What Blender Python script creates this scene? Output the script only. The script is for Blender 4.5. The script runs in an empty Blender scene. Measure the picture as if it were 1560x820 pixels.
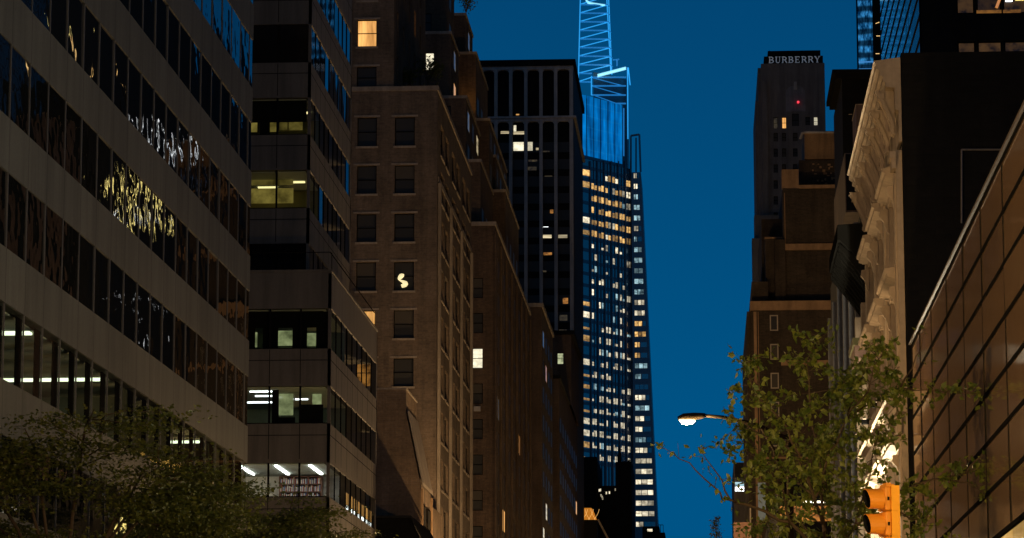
import bpy, math, random
import numpy as np
from mathutils import Vector, Matrix
R = math.radians
random.seed(7)
rng = np.random.default_rng(7)
scene = bpy.context.scene
COL = scene.collection

# ---------------------------------------------------------------- camera
F_PX, CX, CY = 4600.0, 780.0, 410.0          # focal length and principal point in photo pixels (1560 x 820)
VPX, VPY = 1078.0, 1169.0                    # where the avenue vanishes
CAMZ = 1.7
s_ = Vector((VPX - CX, -(VPY - CY), -F_PX)).normalized()
u_ = Vector((0.0, F_PX, -(VPY - CY))).normalized()
x_ = s_.cross(u_)
ROT = Matrix((x_, s_, u_))
cam_d = bpy.data.cameras.new('camera')
cam = bpy.data.objects.new('camera', cam_d)
COL.objects.link(cam)
cam.matrix_world = Matrix.Translation((0, 0, CAMZ)) @ ROT.to_4x4()
cam_d.sensor_fit = 'HORIZONTAL'
cam_d.sensor_width = 36.0
cam_d.lens = 36.0 * F_PX / 1560.0
cam_d.clip_start = 0.5
cam_d.clip_end = 9000.0
scene.camera = cam

# ---------------------------------------------------------------- sky, sun, exposure
SKY_STRENGTH = 0.1
world = bpy.data.worlds.new("World")
scene.world = world
world.use_nodes = True
wn, wl = world.node_tree.nodes, world.node_tree.links
bg = wn['Background']
sky = wn.new('ShaderNodeTexSky')
sky.sky_type = 'NISHITA'
sky.sun_disc = False
sky.sun_elevation = R(-3.5)
sky.sun_rotation = R(100)
sky.ozone_density = 6.0
sky.air_density = 1.0
sky.dust_density = 0.3
# the Nishita twilight is graded by height: bright blue low down, dimmer and greyer with city glow overhead
tcw = wn.new('ShaderNodeTexCoord'); spw = wn.new('ShaderNodeSeparateXYZ'); wl.new(tcw.outputs['Generated'], spw.inputs[0])
rw = wn.new('ShaderNodeValToRGB'); wl.new(spw.outputs['Z'], rw.inputs['Fac'])
el = rw.color_ramp.elements
el.new(0.5); el.new(0.5)
for e, (p_, c_) in zip(el, ((0.10, (0.0, .93, 2.52)), (0.25, (0.006, .63, 1.82)), (0.42, (.16, .36, .75)), (0.85, (.22, .22, .26)))):
    e.position = p_; e.color = (*c_, 1)
base_blue = wn.new('ShaderNodeMix'); base_blue.data_type = 'RGBA'
base_blue.inputs['Factor'].default_value = 0.94
wl.new(sky.outputs['Color'], base_blue.inputs['A'])
wl.new(rw.outputs['Color'], base_blue.inputs['B'])
wl.new(base_blue.outputs['Result'], bg.inputs['Color'])
bg.inputs['Strength'].default_value = SKY_STRENGTH
sun_d = bpy.data.lights.new('sun', 'SUN')
sun_d.energy = 0.012
sun_d.angle = R(25)
sun_d.color = (0.75, 0.85, 1.0)
sun = bpy.data.objects.new('sun', sun_d)
COL.objects.link(sun)
sun.rotation_euler = (R(62), 0, R(-20))
scene.view_settings.view_transform = 'Standard'
scene.view_settings.look = 'None'
scene.view_settings.gamma = 1.0
scene.view_settings.exposure = 0.0
scene.view_settings.use_curve_mapping = False
scene.cycles.max_bounces = 6
scene.cycles.diffuse_bounces = 2
scene.cycles.glossy_bounces = 3
scene.cycles.transparent_max_bounces = 8
scene.cycles.sample_clamp_indirect = 3.0
scene.cycles.sample_clamp_direct = 0.0
scene.cycles.use_denoising = True

# ---------------------------------------------------------------- pixel rays to the places they were measured on
EYE = Vector((0, 0, CAMZ))
def ray(px, py):
    return ROT @ Vector((px - CX, -(py - CY), -F_PX))
def PY(px, py, Y):
    d = ray(px, py); return EYE + d * (Y / d.y)
def PX(px, py, X):
    d = ray(px, py); return EYE + d * (X / d.x)
def zat(py, Y, px=1078):
    return PY(px, py, Y).z
def xat(px, Y, py=410):
    return PY(px, py, Y).x
def yat(px, X, py=410):
    return PX(px, py, X).y

# ---------------------------------------------------------------- materials
MATS = {}
def newmat(name):
    m = bpy.data.materials.new(name); m.use_nodes = True
    MATS[name] = m
    nt = m.node_tree
    return m, nt.nodes, nt.links, nt.nodes['Principled BSDF']
def mixc(N, L, fac, a, b, blend='MIX'):
    n = N.new('ShaderNodeMix'); n.data_type = 'RGBA'; n.blend_type = blend
    if isinstance(fac, (int, float)): n.inputs['Factor'].default_value = fac
    else: L.new(fac, n.inputs['Factor'])
    for k, v in (('A', a), ('B', b)):
        if isinstance(v, tuple): n.inputs[k].default_value = (*v[:3], 1)
        else: L.new(v, n.inputs[k])
    return n.outputs['Result']
def ramp(N, L, src, stops):
    r = N.new('ShaderNodeValToRGB')
    els = r.color_ramp.elements
    while len(els) < len(stops): els.new(0.5)
    for e, (p, c) in zip(els, stops):
        e.position = p; e.color = (c, c, c, 1) if isinstance(c, (int, float)) else (*c, 1)
    L.new(src, r.inputs['Fac'])
    return r.outputs['Color']
def wallcoord(N, L):
    tc = N.new('ShaderNodeTexCoord'); sp = N.new('ShaderNodeSeparateXYZ'); L.new(tc.outputs['Object'], sp.inputs[0])
    ad = N.new('ShaderNodeMath'); L.new(sp.outputs['X'], ad.inputs[0]); L.new(sp.outputs['Y'], ad.inputs[1])
    cb = N.new('ShaderNodeCombineXYZ'); L.new(ad.outputs[0], cb.inputs['X']); L.new(sp.outputs['Z'], cb.inputs['Y'])
    return tc, cb.outputs[0]
def noise(N, L, vec, scale, detail=4, rough=0.6, dims='3D'):
    n = N.new('ShaderNodeTexNoise'); n.inputs['Scale'].default_value = scale
    n.inputs['Detail'].default_value = detail; n.inputs['Roughness'].default_value = rough
    if vec is not None: L.new(vec, n.inputs['Vector'])
    return n.outputs['Fac']
def streaks(N, L, tc):
    mp = N.new('ShaderNodeMapping'); mp.inputs['Scale'].default_value = (1.1, 1.1, .09); L.new(tc.outputs['Object'], mp.inputs[0])
    return ramp(N, L, noise(N, L, mp.outputs[0], 1.3, 5, .65), [(0.36, .45), (0.58, 1.0)])
def brick(name, c1, c2, mortar, bw=0.42, bh=0.14):
    m, N, L, P = newmat(name)
    tc, uv = wallcoord(N, L)
    b = N.new('ShaderNodeTexBrick'); L.new(uv, b.inputs['Vector'])
    b.inputs['Scale'].default_value = 1.0; b.inputs['Brick Width'].default_value = bw; b.inputs['Row Height'].default_value = bh
    b.inputs['Mortar Size'].default_value = 0.012; b.inputs['Mortar Smooth'].default_value = 0.4
    b.inputs['Color1'].default_value = (*c1, 1); b.inputs['Color2'].default_value = (*c2, 1); b.inputs['Mortar'].default_value = (*mortar, 1)
    n1 = noise(N, L, tc.outputs['Object'], 0.35, 6)
    n2 = noise(N, L, tc.outputs['Object'], 5.0, 3)
    c = mixc(N, L, 0.75, b.outputs['Color'], ramp(N, L, n1, [(0.3, 0.45), (0.7, 1.0)]), 'MULTIPLY')
    c = mixc(N, L, 0.55, c, ramp(N, L, n2, [(0.3, 0.5), (0.7, 1.0)]), 'MULTIPLY')
    c = mixc(N, L, 0.5, c, streaks(N, L, tc), 'MULTIPLY')
    L.new(c, P.inputs['Base Color'])
    P.inputs['Roughness'].default_value = 0.9; P.inputs['Specular IOR Level'].default_value = .12
    bp = N.new('ShaderNodeBump'); bp.inputs['Strength'].default_value = 0.5; bp.inputs['Distance'].default_value = 0.02
    L.new(b.outputs['Fac'], bp.inputs['Height']); bp.invert = True
    L.new(bp.outputs['Normal'], P.inputs['Normal'])
    return m
def stone(name, col, var=0.5, rough=0.8, scale=0.6, fine=7.0):
    m, N, L, P = newmat(name)
    tc = N.new('ShaderNodeTexCoord')
    n1 = noise(N, L, tc.outputs['Object'], scale, 6)
    n2 = noise(N, L, tc.outputs['Object'], fine, 4)
    c = mixc(N, L, var, col, ramp(N, L, n1, [(0.3, 0.4), (0.72, 1.0)]), 'MULTIPLY')
    c = mixc(N, L, var * 0.8, c, ramp(N, L, n2, [(0.3, 0.5), (0.7, 1.0)]), 'MULTIPLY')
    c = mixc(N, L, 0.5, c, streaks(N, L, tc), 'MULTIPLY')
    L.new(c, P.inputs['Base Color']); P.inputs['Roughness'].default_value = rough; P.inputs['Specular IOR Level'].default_value = .15
    bp = N.new('ShaderNodeBump'); bp.inputs['Strength'].default_value = 0.3; bp.inputs['Distance'].default_value = 0.02
    L.new(n2, bp.inputs['Height']); L.new(bp.outputs['Normal'], P.inputs['Normal'])
    return m
def plain(name, col, rough=0.6, metal=0.0):
    m, N, L, P = newmat(name)
    tc = N.new('ShaderNodeTexCoord')
    n1 = noise(N, L, tc.outputs['Object'], 3.0, 4)
    L.new(mixc(N, L, 0.35, col, ramp(N, L, n1, [(0.3, 0.5), (0.7, 1.0)]), 'MULTIPLY'), P.inputs['Base Color'])
    P.inputs['Roughness'].default_value = rough; P.inputs['Metallic'].default_value = metal
    if max(col) < .03: P.inputs['Specular IOR Level'].default_value = 0.0
    return m
def mirror_glass(name, col, rough=0.03, ior=1.9, wave=0.02, scale=0.55, spec=0.5, metal=0.0, zs=.45):
    m, N, L, P = newmat(name)
    P.inputs['Base Color'].default_value = (*col, 1)
    P.inputs['Roughness'].default_value = rough; P.inputs['IOR'].default_value = ior; P.inputs['Metallic'].default_value = metal
    tc = N.new('ShaderNodeTexCoord')
    mp = N.new('ShaderNodeMapping'); mp.inputs['Scale'].default_value = (1, 1, zs)
    L.new(tc.outputs['Object'], mp.inputs[0])
    n1 = noise(N, L, mp.outputs[0], scale, 2, 0.45)
    bp = N.new('ShaderNodeBump'); bp.inputs['Strength'].default_value = 1.0; bp.inputs['Distance'].default_value = wave
    L.new(n1, bp.inputs['Height']); L.new(bp.outputs['Normal'], P.inputs['Normal'])
    return m
def clear_glass(name, tint=(0.85, 0.9, 0.85), refl=0.06):
    m, N, L, P = newmat(name)
    N.remove(P)
    t = N.new('ShaderNodeBsdfTransparent'); t.inputs[0].default_value = (*tint, 1)
    g = N.new('ShaderNodeBsdfGlossy'); g.inputs['Roughness'].default_value = 0.03
    fr = N.new('ShaderNodeFresnel'); fr.inputs[0].default_value = 1.25
    mx = N.new('ShaderNodeMixShader'); L.new(fr.outputs[0], mx.inputs[0]); L.new(t.outputs[0], mx.inputs[1]); L.new(g.outputs[0], mx.inputs[2])
    L.new(mx.outputs[0], N['Material Output'].inputs[0])
    return m
def lit(name, c1, c2, strength, kind='curtain', dark=0.15):
    """a lit room behind glass: uneven light, curtains or blinds, furniture silhouettes"""
    m, N, L, P = newmat(name)
    tc = N.new('ShaderNodeTexCoord'); oi = N.new('ShaderNodeObjectInfo')
    ad = N.new('ShaderNodeVectorMath'); ad.operation = 'ADD'
    sc = N.new('ShaderNodeVectorMath'); sc.operation = 'SCALE'; sc.inputs['Scale'].default_value = 1.0
    mm = N.new('ShaderNodeMath'); mm.operation = 'MULTIPLY'; mm.inputs[1].default_value = 91.0
    L.new(oi.outputs['Random'], mm.inputs[0])
    cb = N.new('ShaderNodeCombineXYZ'); L.new(mm.outputs[0], cb.inputs[0]); L.new(mm.outputs[0], cb.inputs[1])
    L.new(tc.outputs['Object'], ad.inputs[0]); L.new(cb.outputs[0], ad.inputs[1])
    mp = N.new('ShaderNodeMapping'); L.new(ad.outputs[0], mp.inputs[0])
    mp.inputs['Scale'].default_value = {'curtain': (3.2, 3.2, 0.35), 'room': (1.3, 1.3, 1.6), 'blind': (0.25, 0.25, 4.0), 'tower': (0.6, 0.6, 0.9)}[kind]
    n1 = noise(N, L, mp.outputs[0], 1.0, 3)
    f = ramp(N, L, n1, [(0.32, dark), (0.5, 0.7), (0.64, 1.0)])
    c = mixc(N, L, n1, c1, c2)
    c = mixc(N, L, 1.0, c, f, 'MULTIPLY')
    mr = N.new('ShaderNodeMapRange'); mr.inputs['To Min'].default_value = (.25 if kind == 'tower' else .55) * strength; mr.inputs['To Max'].default_value = 1.35 * strength
    L.new(oi.outputs['Random'], mr.inputs[0])
    P.inputs['Base Color'].default_value = (0.02, 0.02, 0.02, 1); P.inputs['Roughness'].default_value = 0.1
    L.new(c, P.inputs['Emission Color']); L.new(mr.outputs[0], P.inputs['Emission Strength'])
    return m
def glow(name, col, strength):
    m, N, L, P = newmat(name)
    P.inputs['Base Color'].default_value = (0.8, 0.8, 0.8, 1)
    P.inputs['Emission Color'].default_value = (*col, 1); P.inputs['Emission Strength'].default_value = strength
    return m

M_brickC = brick('warm brown brick', (0.19, 0.14, 0.098), (0.145, 0.107, 0.077), (0.17, 0.145, 0.12))
M_brickD = brick('old dark red brick', (0.14, 0.092, 0.06), (0.10, 0.068, 0.047), (0.11, 0.09, 0.07))
M_brickH = brick('burnt brown brick', (0.085, 0.062, 0.042), (0.06, 0.046, 0.032), (0.07, 0.06, 0.045))
M_brickA = brick('annex tan brick', (0.24, 0.165, 0.105), (0.19, 0.13, 0.085), (0.20, 0.165, 0.13))
M_brickBlack = brick('soot black brick', (0.012, 0.0115, 0.0105), (0.009, 0.009, 0.008), (0.011, 0.011, 0.0105))
M_spandA = stone('grey granite spandrel', (0.16, 0.172, 0.172), 0.3, 0.7, 0.15, 9.0)
M_spandB = stone('dark brown granite panel', (0.135, 0.118, 0.098), 0.3, 0.55, 0.3, 9.0)
M_stoneE = stone('grey concrete pier', (0.36, 0.335, 0.31), 0.4, 0.8)
M_stoneS = stone('carved cream limestone', (0.46, 0.36, 0.25), 0.45, 0.75, 1.2, 8.0)
M_tan = stone('tan stone with warm light', (0.36, 0.225, 0.12), 0.5, 0.8, 0.5, 3.0)  # lightened tan, holds the warm light on the brick tower's bands and parapets
M_coping = stone('weathered stone coping', (0.30, 0.25, 0.20), 0.5)
M_stoneG = stone('dark grey limestone', (0.17, 0.152, 0.142), 0.4, 0.85)
M_dark = plain('black painted metal', (0.012, 0.012, 0.011), 0.8)
M_frame = plain('dark bronze window frame', (0.010, 0.009, 0.008), 0.5)
M_white = plain('cream painted window frame', (0.30, 0.25, 0.18), 0.5)
M_roof = plain('tar roof', (0.02, 0.02, 0.02), 0.9)
M_glassA = mirror_glass('coated office glass', (0.006, 0.007, 0.007), 0.015, 1.75, 0.016, 0.6, zs=1.3)
M_glassB = mirror_glass('bronze office glass', (0.008, 0.007, 0.006), 0.03, 1.6, 0.02, 0.5)
M_pane = mirror_glass('dark window glass', (0.034, 0.033, 0.030), 0.35, 1.22, 0.01, 0.8)
M_blind = mirror_glass('window with drawn blind', (0.06, 0.052, 0.04), 0.5, 1.2, 0.004, 1.0)
M_clear = clear_glass('clear office glass')
M_lwarm = lit('warm lit room', (1.0, 0.40, 0.08), (1.0, 0.56, 0.18), 0.95, 'curtain', 0.45)
M_lorange = lit('orange lit room', (1.0, 0.36, 0.05), (1.0, 0.45, 0.10), 0.55, 'room', 0.12)
M_lwhite = lit('white lit room', (0.97, 0.90, 0.66), (1.0, 0.88, 0.60), 1.15, 'room', 0.5)
M_lcream = lit('cream lit room', (1.0, 0.76, 0.40), (1.0, 0.86, 0.55), 0.75, 'blind', 0.2)
M_lgreen = lit('green white office', (0.72, 0.80, 0.40), (0.85, 0.88, 0.55), 0.55, 'room', 0.10)
M_lyellow = lit('yellow office floor', (1.0, 0.74, 0.16), (1.0, 0.84, 0.34), 3.6, 'room', 0.10)
M_lyellow2 = lit('yellow lit curtain', (1, .72, .12), (1, .82, .3), 1.1, 'curtain', .2)
M_lcold = lit('cold white office floor', (0.8, 0.9, 1.0), (1.0, 0.98, 0.9), 4.5, 'room', 0.02)
M_dimlit = lit('dim lit room', (0.75, 0.50, 0.2), (0.5, 0.4, 0.2), 0.10, 'room', 0.05)
M_shop = lit('lit shop front', (1.0, 0.52, 0.17), (1.0, 0.62, 0.25), 3.0, 'room', 0.5)
M_shopw = lit('white lit shop front', (1.0, 0.80, 0.55), (1.0, 0.85, 0.6), 3.0, 'room', 0.5)
M_tube = glow('fluorescent tube', (0.9, 0.95, 1.0), 4.0)
M_tubeg = glow('office ceiling tube', (0.85, 0.95, 0.66), 2.4)

# ---------------------------------------------------------------- mesh helpers
class MB:
    def __init__(s): s.v, s.f = [], []
    def face(s, *pts):
        i = len(s.v); s.v.extend(tuple(p) for p in pts); s.f.append(tuple(range(i, i + len(pts))))
    def box(s, x0, x1, y0, y1, z0, z1, skip=''):
        if x0 > x1: x0, x1 = x1, x0
        if y0 > y1: y0, y1 = y1, y0
        if z0 > z1: z0, z1 = z1, z0
        i = len(s.v)
        s.v += [(x0, y0, z0), (x1, y0, z0), (x1, y1, z0), (x0, y1, z0), (x0, y0, z1), (x1, y0, z1), (x1, y1, z1), (x0, y1, z1)]
        for k, f in (('b', (0, 3, 2, 1)), ('t', (4, 5, 6, 7)), ('f', (0, 1, 5, 4)), ('r', (1, 2, 6, 5)), ('k', (2, 3, 7, 6)), ('l', (3, 0, 4, 7))):
            if k not in skip: s.f.append(tuple(i + j for j in f))
    def prism(s, poly, z0, z1, poly1=None):
        p1 = poly1 or poly; n = len(poly); i = len(s.v)
        s.v += [(p[0], p[1], z0) for p in poly] + [(p[0], p[1], z1) for p in p1]
        s.f.append(tuple(range(i + n - 1, i - 1, -1))); s.f.append(tuple(range(i + n, i + 2 * n)))
        for k in range(n):
            j = (k + 1) % n; s.f.append((i + k, i + j, i + n + j, i + n + k))
    def extrude_y(s, prof, y0, y1):
        n = len(prof); i = len(s.v)
        s.v += [(p[0], y0, p[1]) for p in prof] + [(p[0], y1, p[1]) for p in prof]
        s.f.append(tuple(range(i, i + n))); s.f.append(tuple(range(i + 2 * n - 1, i + n - 1, -1)))
        for k in range(n):
            j = (k + 1) % n; s.f.append((i + k, i + n + k, i + n + j, i + j))
    def tube(s, p, q, r0, r1=None, n=6, caps=True):
        r1 = r0 if r1 is None else r1
        p, q = Vector(p), Vector(q); d = (q - p)
        if d.length < 1e-6: return
        d.normalize(); a = d.orthogonal().normalized(); b = d.cross(a); i = len(s.v)
        for c, r in ((p, r0), (q, r1)):
            for k in range(n):
                t = 2 * math.pi * k / n; s.v.append(tuple(c + (a * math.cos(t) + b * math.sin(t)) * r))
        for k in range(n):
            j = (k + 1) % n; s.f.append((i + k, i + j, i + n + j, i + n + k))
        if caps:
            s.f.append(tuple(range(i + n - 1, i - 1, -1))); s.f.append(tuple(range(i + n, i + 2 * n)))
    def chain(s, pts, radii, n=6):
        pts = [Vector(p) for p in pts]; i = len(s.v); m = len(pts); a = None
        for k, p in enumerate(pts):
            d = (pts[min(k + 1, m - 1)] - pts[max(k - 1, 0)]).normalized()
            a = d.orthogonal().normalized() if a is None else (a - d * a.dot(d)).normalized()
            b = d.cross(a)
            for q in range(n):
                t = 2 * math.pi * q / n; s.v.append(tuple(p + (a * math.cos(t) + b * math.sin(t)) * radii[k]))
        for k in range(m - 1):
            for q in range(n):
                j = (q + 1) % n; s.f.append((i + k * n + q, i + k * n + j, i + (k + 1) * n + j, i + (k + 1) * n + q))
        s.f.append(tuple(range(i + n - 1, i - 1, -1))); s.f.append(tuple(range(i + (m - 1) * n, i + m * n)))
    def facade(s, P, u0, u1, z0, z1, ops, rec):
        """a wall with real openings: P(u, z, d) gives the point d behind the face; ops = (u0, u1, z0, z1)"""
        ops = [o for o in ops if o[0] > u0 and o[1] < u1 and o[2] > z0 and o[3] < z1]
        us = sorted({round(x, 3) for o in ops for x in o[:2]} | {u0, u1}); zs = sorted({round(x, 3) for o in ops for x in o[2:]} | {z0, z1})
        uu, zz = np.array(us), np.array(zs)
        op = np.zeros((len(us) - 1, len(zs) - 1), bool)
        cu, cz = (uu[:-1] + uu[1:]) / 2, (zz[:-1] + zz[1:]) / 2
        for o in ops: op |= ((cu > o[0]) & (cu < o[1]))[:, None] & ((cz > o[2]) & (cz < o[3]))[None, :]
        for a in range(len(us) - 1):
            b = 0
            while b < len(zs) - 1:
                if op[a, b]: b += 1; continue
                e = b
                while e < len(zs) - 1 and not op[a, e]: e += 1
                s.face(P(us[a], zs[b], 0), P(us[a + 1], zs[b], 0), P(us[a + 1], zs[e], 0), P(us[a], zs[e], 0)); b = e
        for o in ops:
            a, b, c, d = o
            for (p, q), (r, t) in (((a, c), (b, c)), ((b, c), (b, d)), ((b, d), (a, d)), ((a, d), (a, c))):
                s.face(P(p, q, 0), P(r, t, 0), P(r, t, rec), P(p, q, rec))
        return ops
    def build(s, name, mat, parent=None, smooth=False):
        me = bpy.data.meshes.new(name)
        off = parent_world(parent) if parent else Vector((0, 0, 0))
        me.from_pydata([(v[0] - off.x, v[1] - off.y, v[2] - off.z) for v in s.v], [], s.f)
        if smooth: me.polygons.foreach_set('use_smooth', [True] * len(me.polygons))
        me.materials.append(mat); me.update()
        o = bpy.data.objects.new(name, me); COL.objects.link(o)
        if parent: o.parent = parent
        return o
def parent_world(o):
    v = Vector((0, 0, 0))
    while o: v += o.location; o = o.parent
    return v
def thing(name, label, cat, loc, group=None):
    o = bpy.data.objects.new(name, None); COL.objects.link(o); o.location = loc; o.empty_display_size = 0.5
    o['label'] = label; o['category'] = cat
    if group: o['group'] = group
    return o
def tag(o, label, cat, group=None):
    o['label'] = label; o['category'] = cat
    if group: o['group'] = group
    return o
def structure(o): o['kind'] = 'structure'; return o

def pl_front(Y): return lambda u, z, d: (u, Y + d, z)
def pl_left(X): return lambda u, z, d: (X - d, u, z)      # a left-side building's avenue face, looking +X
def pl_right(X): return lambda u, z, d: (X + d, u, z)     # a right-side building's avenue face, looking -X
ROTZ = {'front': 0.0, 'left': math.pi / 2, 'right': -math.pi / 2}
WCACHE = {}
def wmesh(kind, w, h, mat):
    key = (kind, round(w, 2), round(h, 2), mat.name)
    if key in WCACHE: return WCACHE[key]
    b = MB(); t = 0.06
    if kind == 'sash':
        for x0, x1, z0, z1 in ((-w/2, -w/2+t, 0, h), (w/2-t, w/2, 0, h), (-w/2+t, w/2-t, 0, t), (-w/2+t, w/2-t, h-t, h), (-w/2+t, w/2-t, h*.5-.03, h*.5+.03)):
            b.box(x0, x1, -0.05, 0.05, z0, z1)
    elif kind == 'thick':
        t = 0.12
        for x0, x1, z0, z1 in ((-w/2, -w/2+t, 0, h), (w/2-t, w/2, 0, h), (-w/2+t, w/2-t, 0, t), (-w/2+t, w/2-t, h-t, h)):
            b.box(x0, x1, -0.05, 0.05, z0, z1)
    elif kind == 'pane': b.box(-w/2 + .03, w/2 - .03, 0.0, 0.02, 0.03, h - .03)
    elif kind == 'upper': b.box(-w/2 + .05, w/2 - .05, -0.02, -0.005, h*.52, h - .05)
    elif kind == 'flat': b.box(-w/2, w/2, 0.0, 0.03, 0, h)
    me = bpy.data.meshes.new(kind); me.from_pydata(b.v, [], b.f); me.materials.append(mat); me.update()
    WCACHE[key] = me
    return me
def place(name, me, parent, loc, rz=0.0):
    o = bpy.data.objects.new(name, me); COL.objects.link(o); o.parent = parent
    o.location = Vector(loc) - parent_world(parent); o.rotation_euler[2] = rz
    return o
def window(parent, side, P, op, rec, pane, frame=M_frame, kind='sash', blind=None, sill=None):
    """a window of its own in an opening: frame, pane and, where seen, the drawn blind"""
    u0, u1, z0, z1 = op; w, h = u1 - u0, z1 - z0
    f = place('window', wmesh(kind, w, h, frame), parent, P((u0 + u1) / 2, z0, rec - 0.06), ROTZ[side])
    p = bpy.data.objects.new('pane', wmesh('pane', w, h, pane)); COL.objects.link(p); p.parent = f
    if blind:
        b = bpy.data.objects.new('blind', wmesh('upper', w, h, blind)); COL.objects.link(b); b.parent = f
    if sill:
        key = ('sill', round(w, 2), round(h, 2), side)
        if key not in WCACHE:
            q = MB(); fy = -(rec - .06)
            q.box(-w/2 - .1, w/2 + .1, fy - .08, fy - .003, -.17, -.02)
            me = bpy.data.meshes.new('sill'); me.from_pydata(q.v, [], q.f); me.materials.append(sill); me.update(); WCACHE[key] = me
            q = MB(); q.box(-w/2 - .25, w/2 + .25, fy - .04, fy - .003, h + .02, h + .16)
            me = bpy.data.meshes.new('lintel'); me.from_pydata(q.v, [], q.f); me.materials.append(sill); me.update(); WCACHE[key + ('l',)] = me
        b = bpy.data.objects.new('sill', WCACHE[key]); COL.objects.link(b); b.parent = f
        if side == 'front': b = bpy.data.objects.new('lintel', WCACHE[key + ('l',)]); COL.objects.link(b); b.parent = f
    return f
def plain_windows(parent, side, P, ops, rec, pick, cap=100, used=[0]):
    """far windows: one pane each up to the cap, the rest of them as one part"""
    rest = {}
    for k, op in enumerate(ops):
        m = pick(op)
        u0, u1, z0, z1 = op
        if k < cap:
            place('window', wmesh('flat', u1 - u0, z1 - z0, m), parent, P((u0 + u1) / 2, z0, rec - 0.035), ROTZ[side])
        else:
            rest.setdefault(m.name, (m, []))[1].append(op)
    for nm, (m, lst) in rest.items():
        b = MB()
        for u0, u1, z0, z1 in lst:
            b.face(P(u0, z0, rec - .03), P(u1, z0, rec - .03), P(u1, z1, rec - .03), P(u0, z1, rec - .03))
        o = b.build('window', m, parent); o['kind'] = 'stuff'
def grid(u0, u1, z0, z1, du, dz, w, h, uoff=0.5, zoff=0.9):
    out = []
    n = max(1, int((u1 - u0) / du)); m = max(1, int((z1 - z0) / dz))
    du = (u1 - u0) / n
    for i in range(n):
        for j in range(m):
            a = u0 + i * du + du * uoff - w / 2; c = z0 + j * dz + zoff
            if c + h < z1 - 0.25: out.append((round(a, 3), round(a + w, 3), round(c, 3), round(c + h, 3)))
    return out
def pick_mix(p_lit=0.03, seed=1, lits=None, blinds=0.2):
    r = random.Random(seed); lits = lits or [M_lwarm, M_lcream, M_lorange, M_dimlit]
    def f(op):
        q = r.random()
        if q < p_lit: return r.choice(lits)
        return M_blind if q < p_lit + blinds else M_pane
    return f
XL, XR = -20.0, 4.5

# ---------------------------------------------------------------- ground, road, pavements
m_, N, L, P = newmat('asphalt')
tc = N.new('ShaderNodeTexCoord')
L.new(mixc(N, L, noise(N, L, tc.outputs['Object'], 0.6, 6), (0.035, 0.035, 0.036), (0.065, 0.063, 0.06)), P.inputs['Base Color']); P.inputs['Roughness'].default_value = 0.75
b = MB(); b.face((-3000, -400, 0), (3000, -400, 0), (3000, 6000, 0), (-3000, 6000, 0)); structure(b.build('ground', m_))
M_pave = stone('concrete pavement', (0.26, 0.25, 0.23), 0.4, 0.85)
for nm, x0, x1 in (('left_pavement', -19.98, -15.5), ('right_pavement', 1.6, 4.48)):
    b = MB(); 
    for y0, y1 in ((-20, 131), (160, 340), (370, 700)): b.box(x0, x1, y0, y1, 0.002, 0.14)
    structure(b.build(nm, M_pave))
M_paint = plain('white road paint', (0.7, 0.7, 0.68), 0.7)
b = MB()
for x in (-12.1, -8.7, -5.3, -1.9):
    for k in range(70):
        y = -10 + k * 9.0; b.face((x - .06, y, .004), (x + .06, y, .004), (x + .06, y + 3, .004), (x - .06, y + 3, .004))
for yy in (131.8, 156.5):
    for k in range(14):
        x = -15 + k * 1.2; b.face((x, yy, .004), (x + .5, yy, .004), (x + .5, yy + 3, .004), (x, yy + 3, .004))
structure(b.build('road_markings', M_paint))

# ---------------------------------------------------------------- street lamps (the lit one over the pavement, its row, and some added for fill)
M_pole = plain('painted bronze lamp pole', (0.014, 0.011, 0.007), 0.45, 0.2)
M_bulb = glow('street lamp lens', (1.0, 0.66, 0.22), 4.0)
def street_lamp(label, xb, y, reach, power, seen=True):
    t = thing('street_lamp', label, 'street lamp', (xb, y, 0.0), 'street lamps along the avenue')
    d = -1 if xb > -8 else 1
    top = 8.75
    b = MB(); b.chain([(xb, y, 0), (xb, y, 3.5), (xb, y, 7.2), (xb, y, top - 0.25)], [0.13, 0.10, 0.08, 0.06], 8); b.build('pole', M_pole, t, True)
    b = MB(); b.chain([(xb, y, 0.0), (xb, y, .35), (xb, y, .6)], [0.28, 0.26, 0.14], 8); b.build('base', M_pole, t, True)
    b = MB(); b.chain([(xb, y, top - .35), (xb + d*.35*reach, y, top - .02), (xb + d*.65*reach, y, top + .12), (xb + d*(reach-.35), y, top + .16)], [.055, .045, .04, .035], 7); b.build('arm', M_pole, t, True)
    b = MB(); b.chain([(xb + d*.05, y, top - 1.9), (xb + d*.12, y, top - 1.2), (xb + d*.32, y, top - .55), (xb + d*.6, y, top - .05)], [.035, .035, .03, .03], 6); b.build('brace', M_pole, t, True)
    hx = xb + d * reach
    hd = MB(); hd.chain([(hx - d*.38, y, top + .16), (hx - d*.30, y, top + .155), (hx - d*.12, y, top + .14), (hx + d*.08, y, top + .13), (hx + d*.20, y, top + .11)], [.045, .06, .08, .075, .03], 16)
    h = hd.build('lamp_head', M_pole, t, True)
    b = MB(); b.chain([(hx - d*.16, y, top + .07), (hx - d*.10, y, top + .045), (hx, y, top + .035), (hx + d*.10, y, top + .05), (hx + d*.17, y, top + .08)], [.03, .062, .07, .062, .02], 16); b.build('lens', M_bulb, h, True)
    ld = bpy.data.lights.new('lamp_light', 'POINT'); ld.energy = power; ld.color = (1.0, 0.63, 0.29); ld.shadow_soft_size = 0.18
    lo = bpy.data.objects.new('lamp_light', ld); COL.objects.link(lo); lo.parent = t; lo.location = (hx - xb, 0, top - .2)
    return t
LP = 12000.0
pl = PY(1047, 632, 62.5)
street_lamp('lit street lamp on a curved arm above the street tree', 1.75, 62.5, 1.75 - pl.x, 900)
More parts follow.
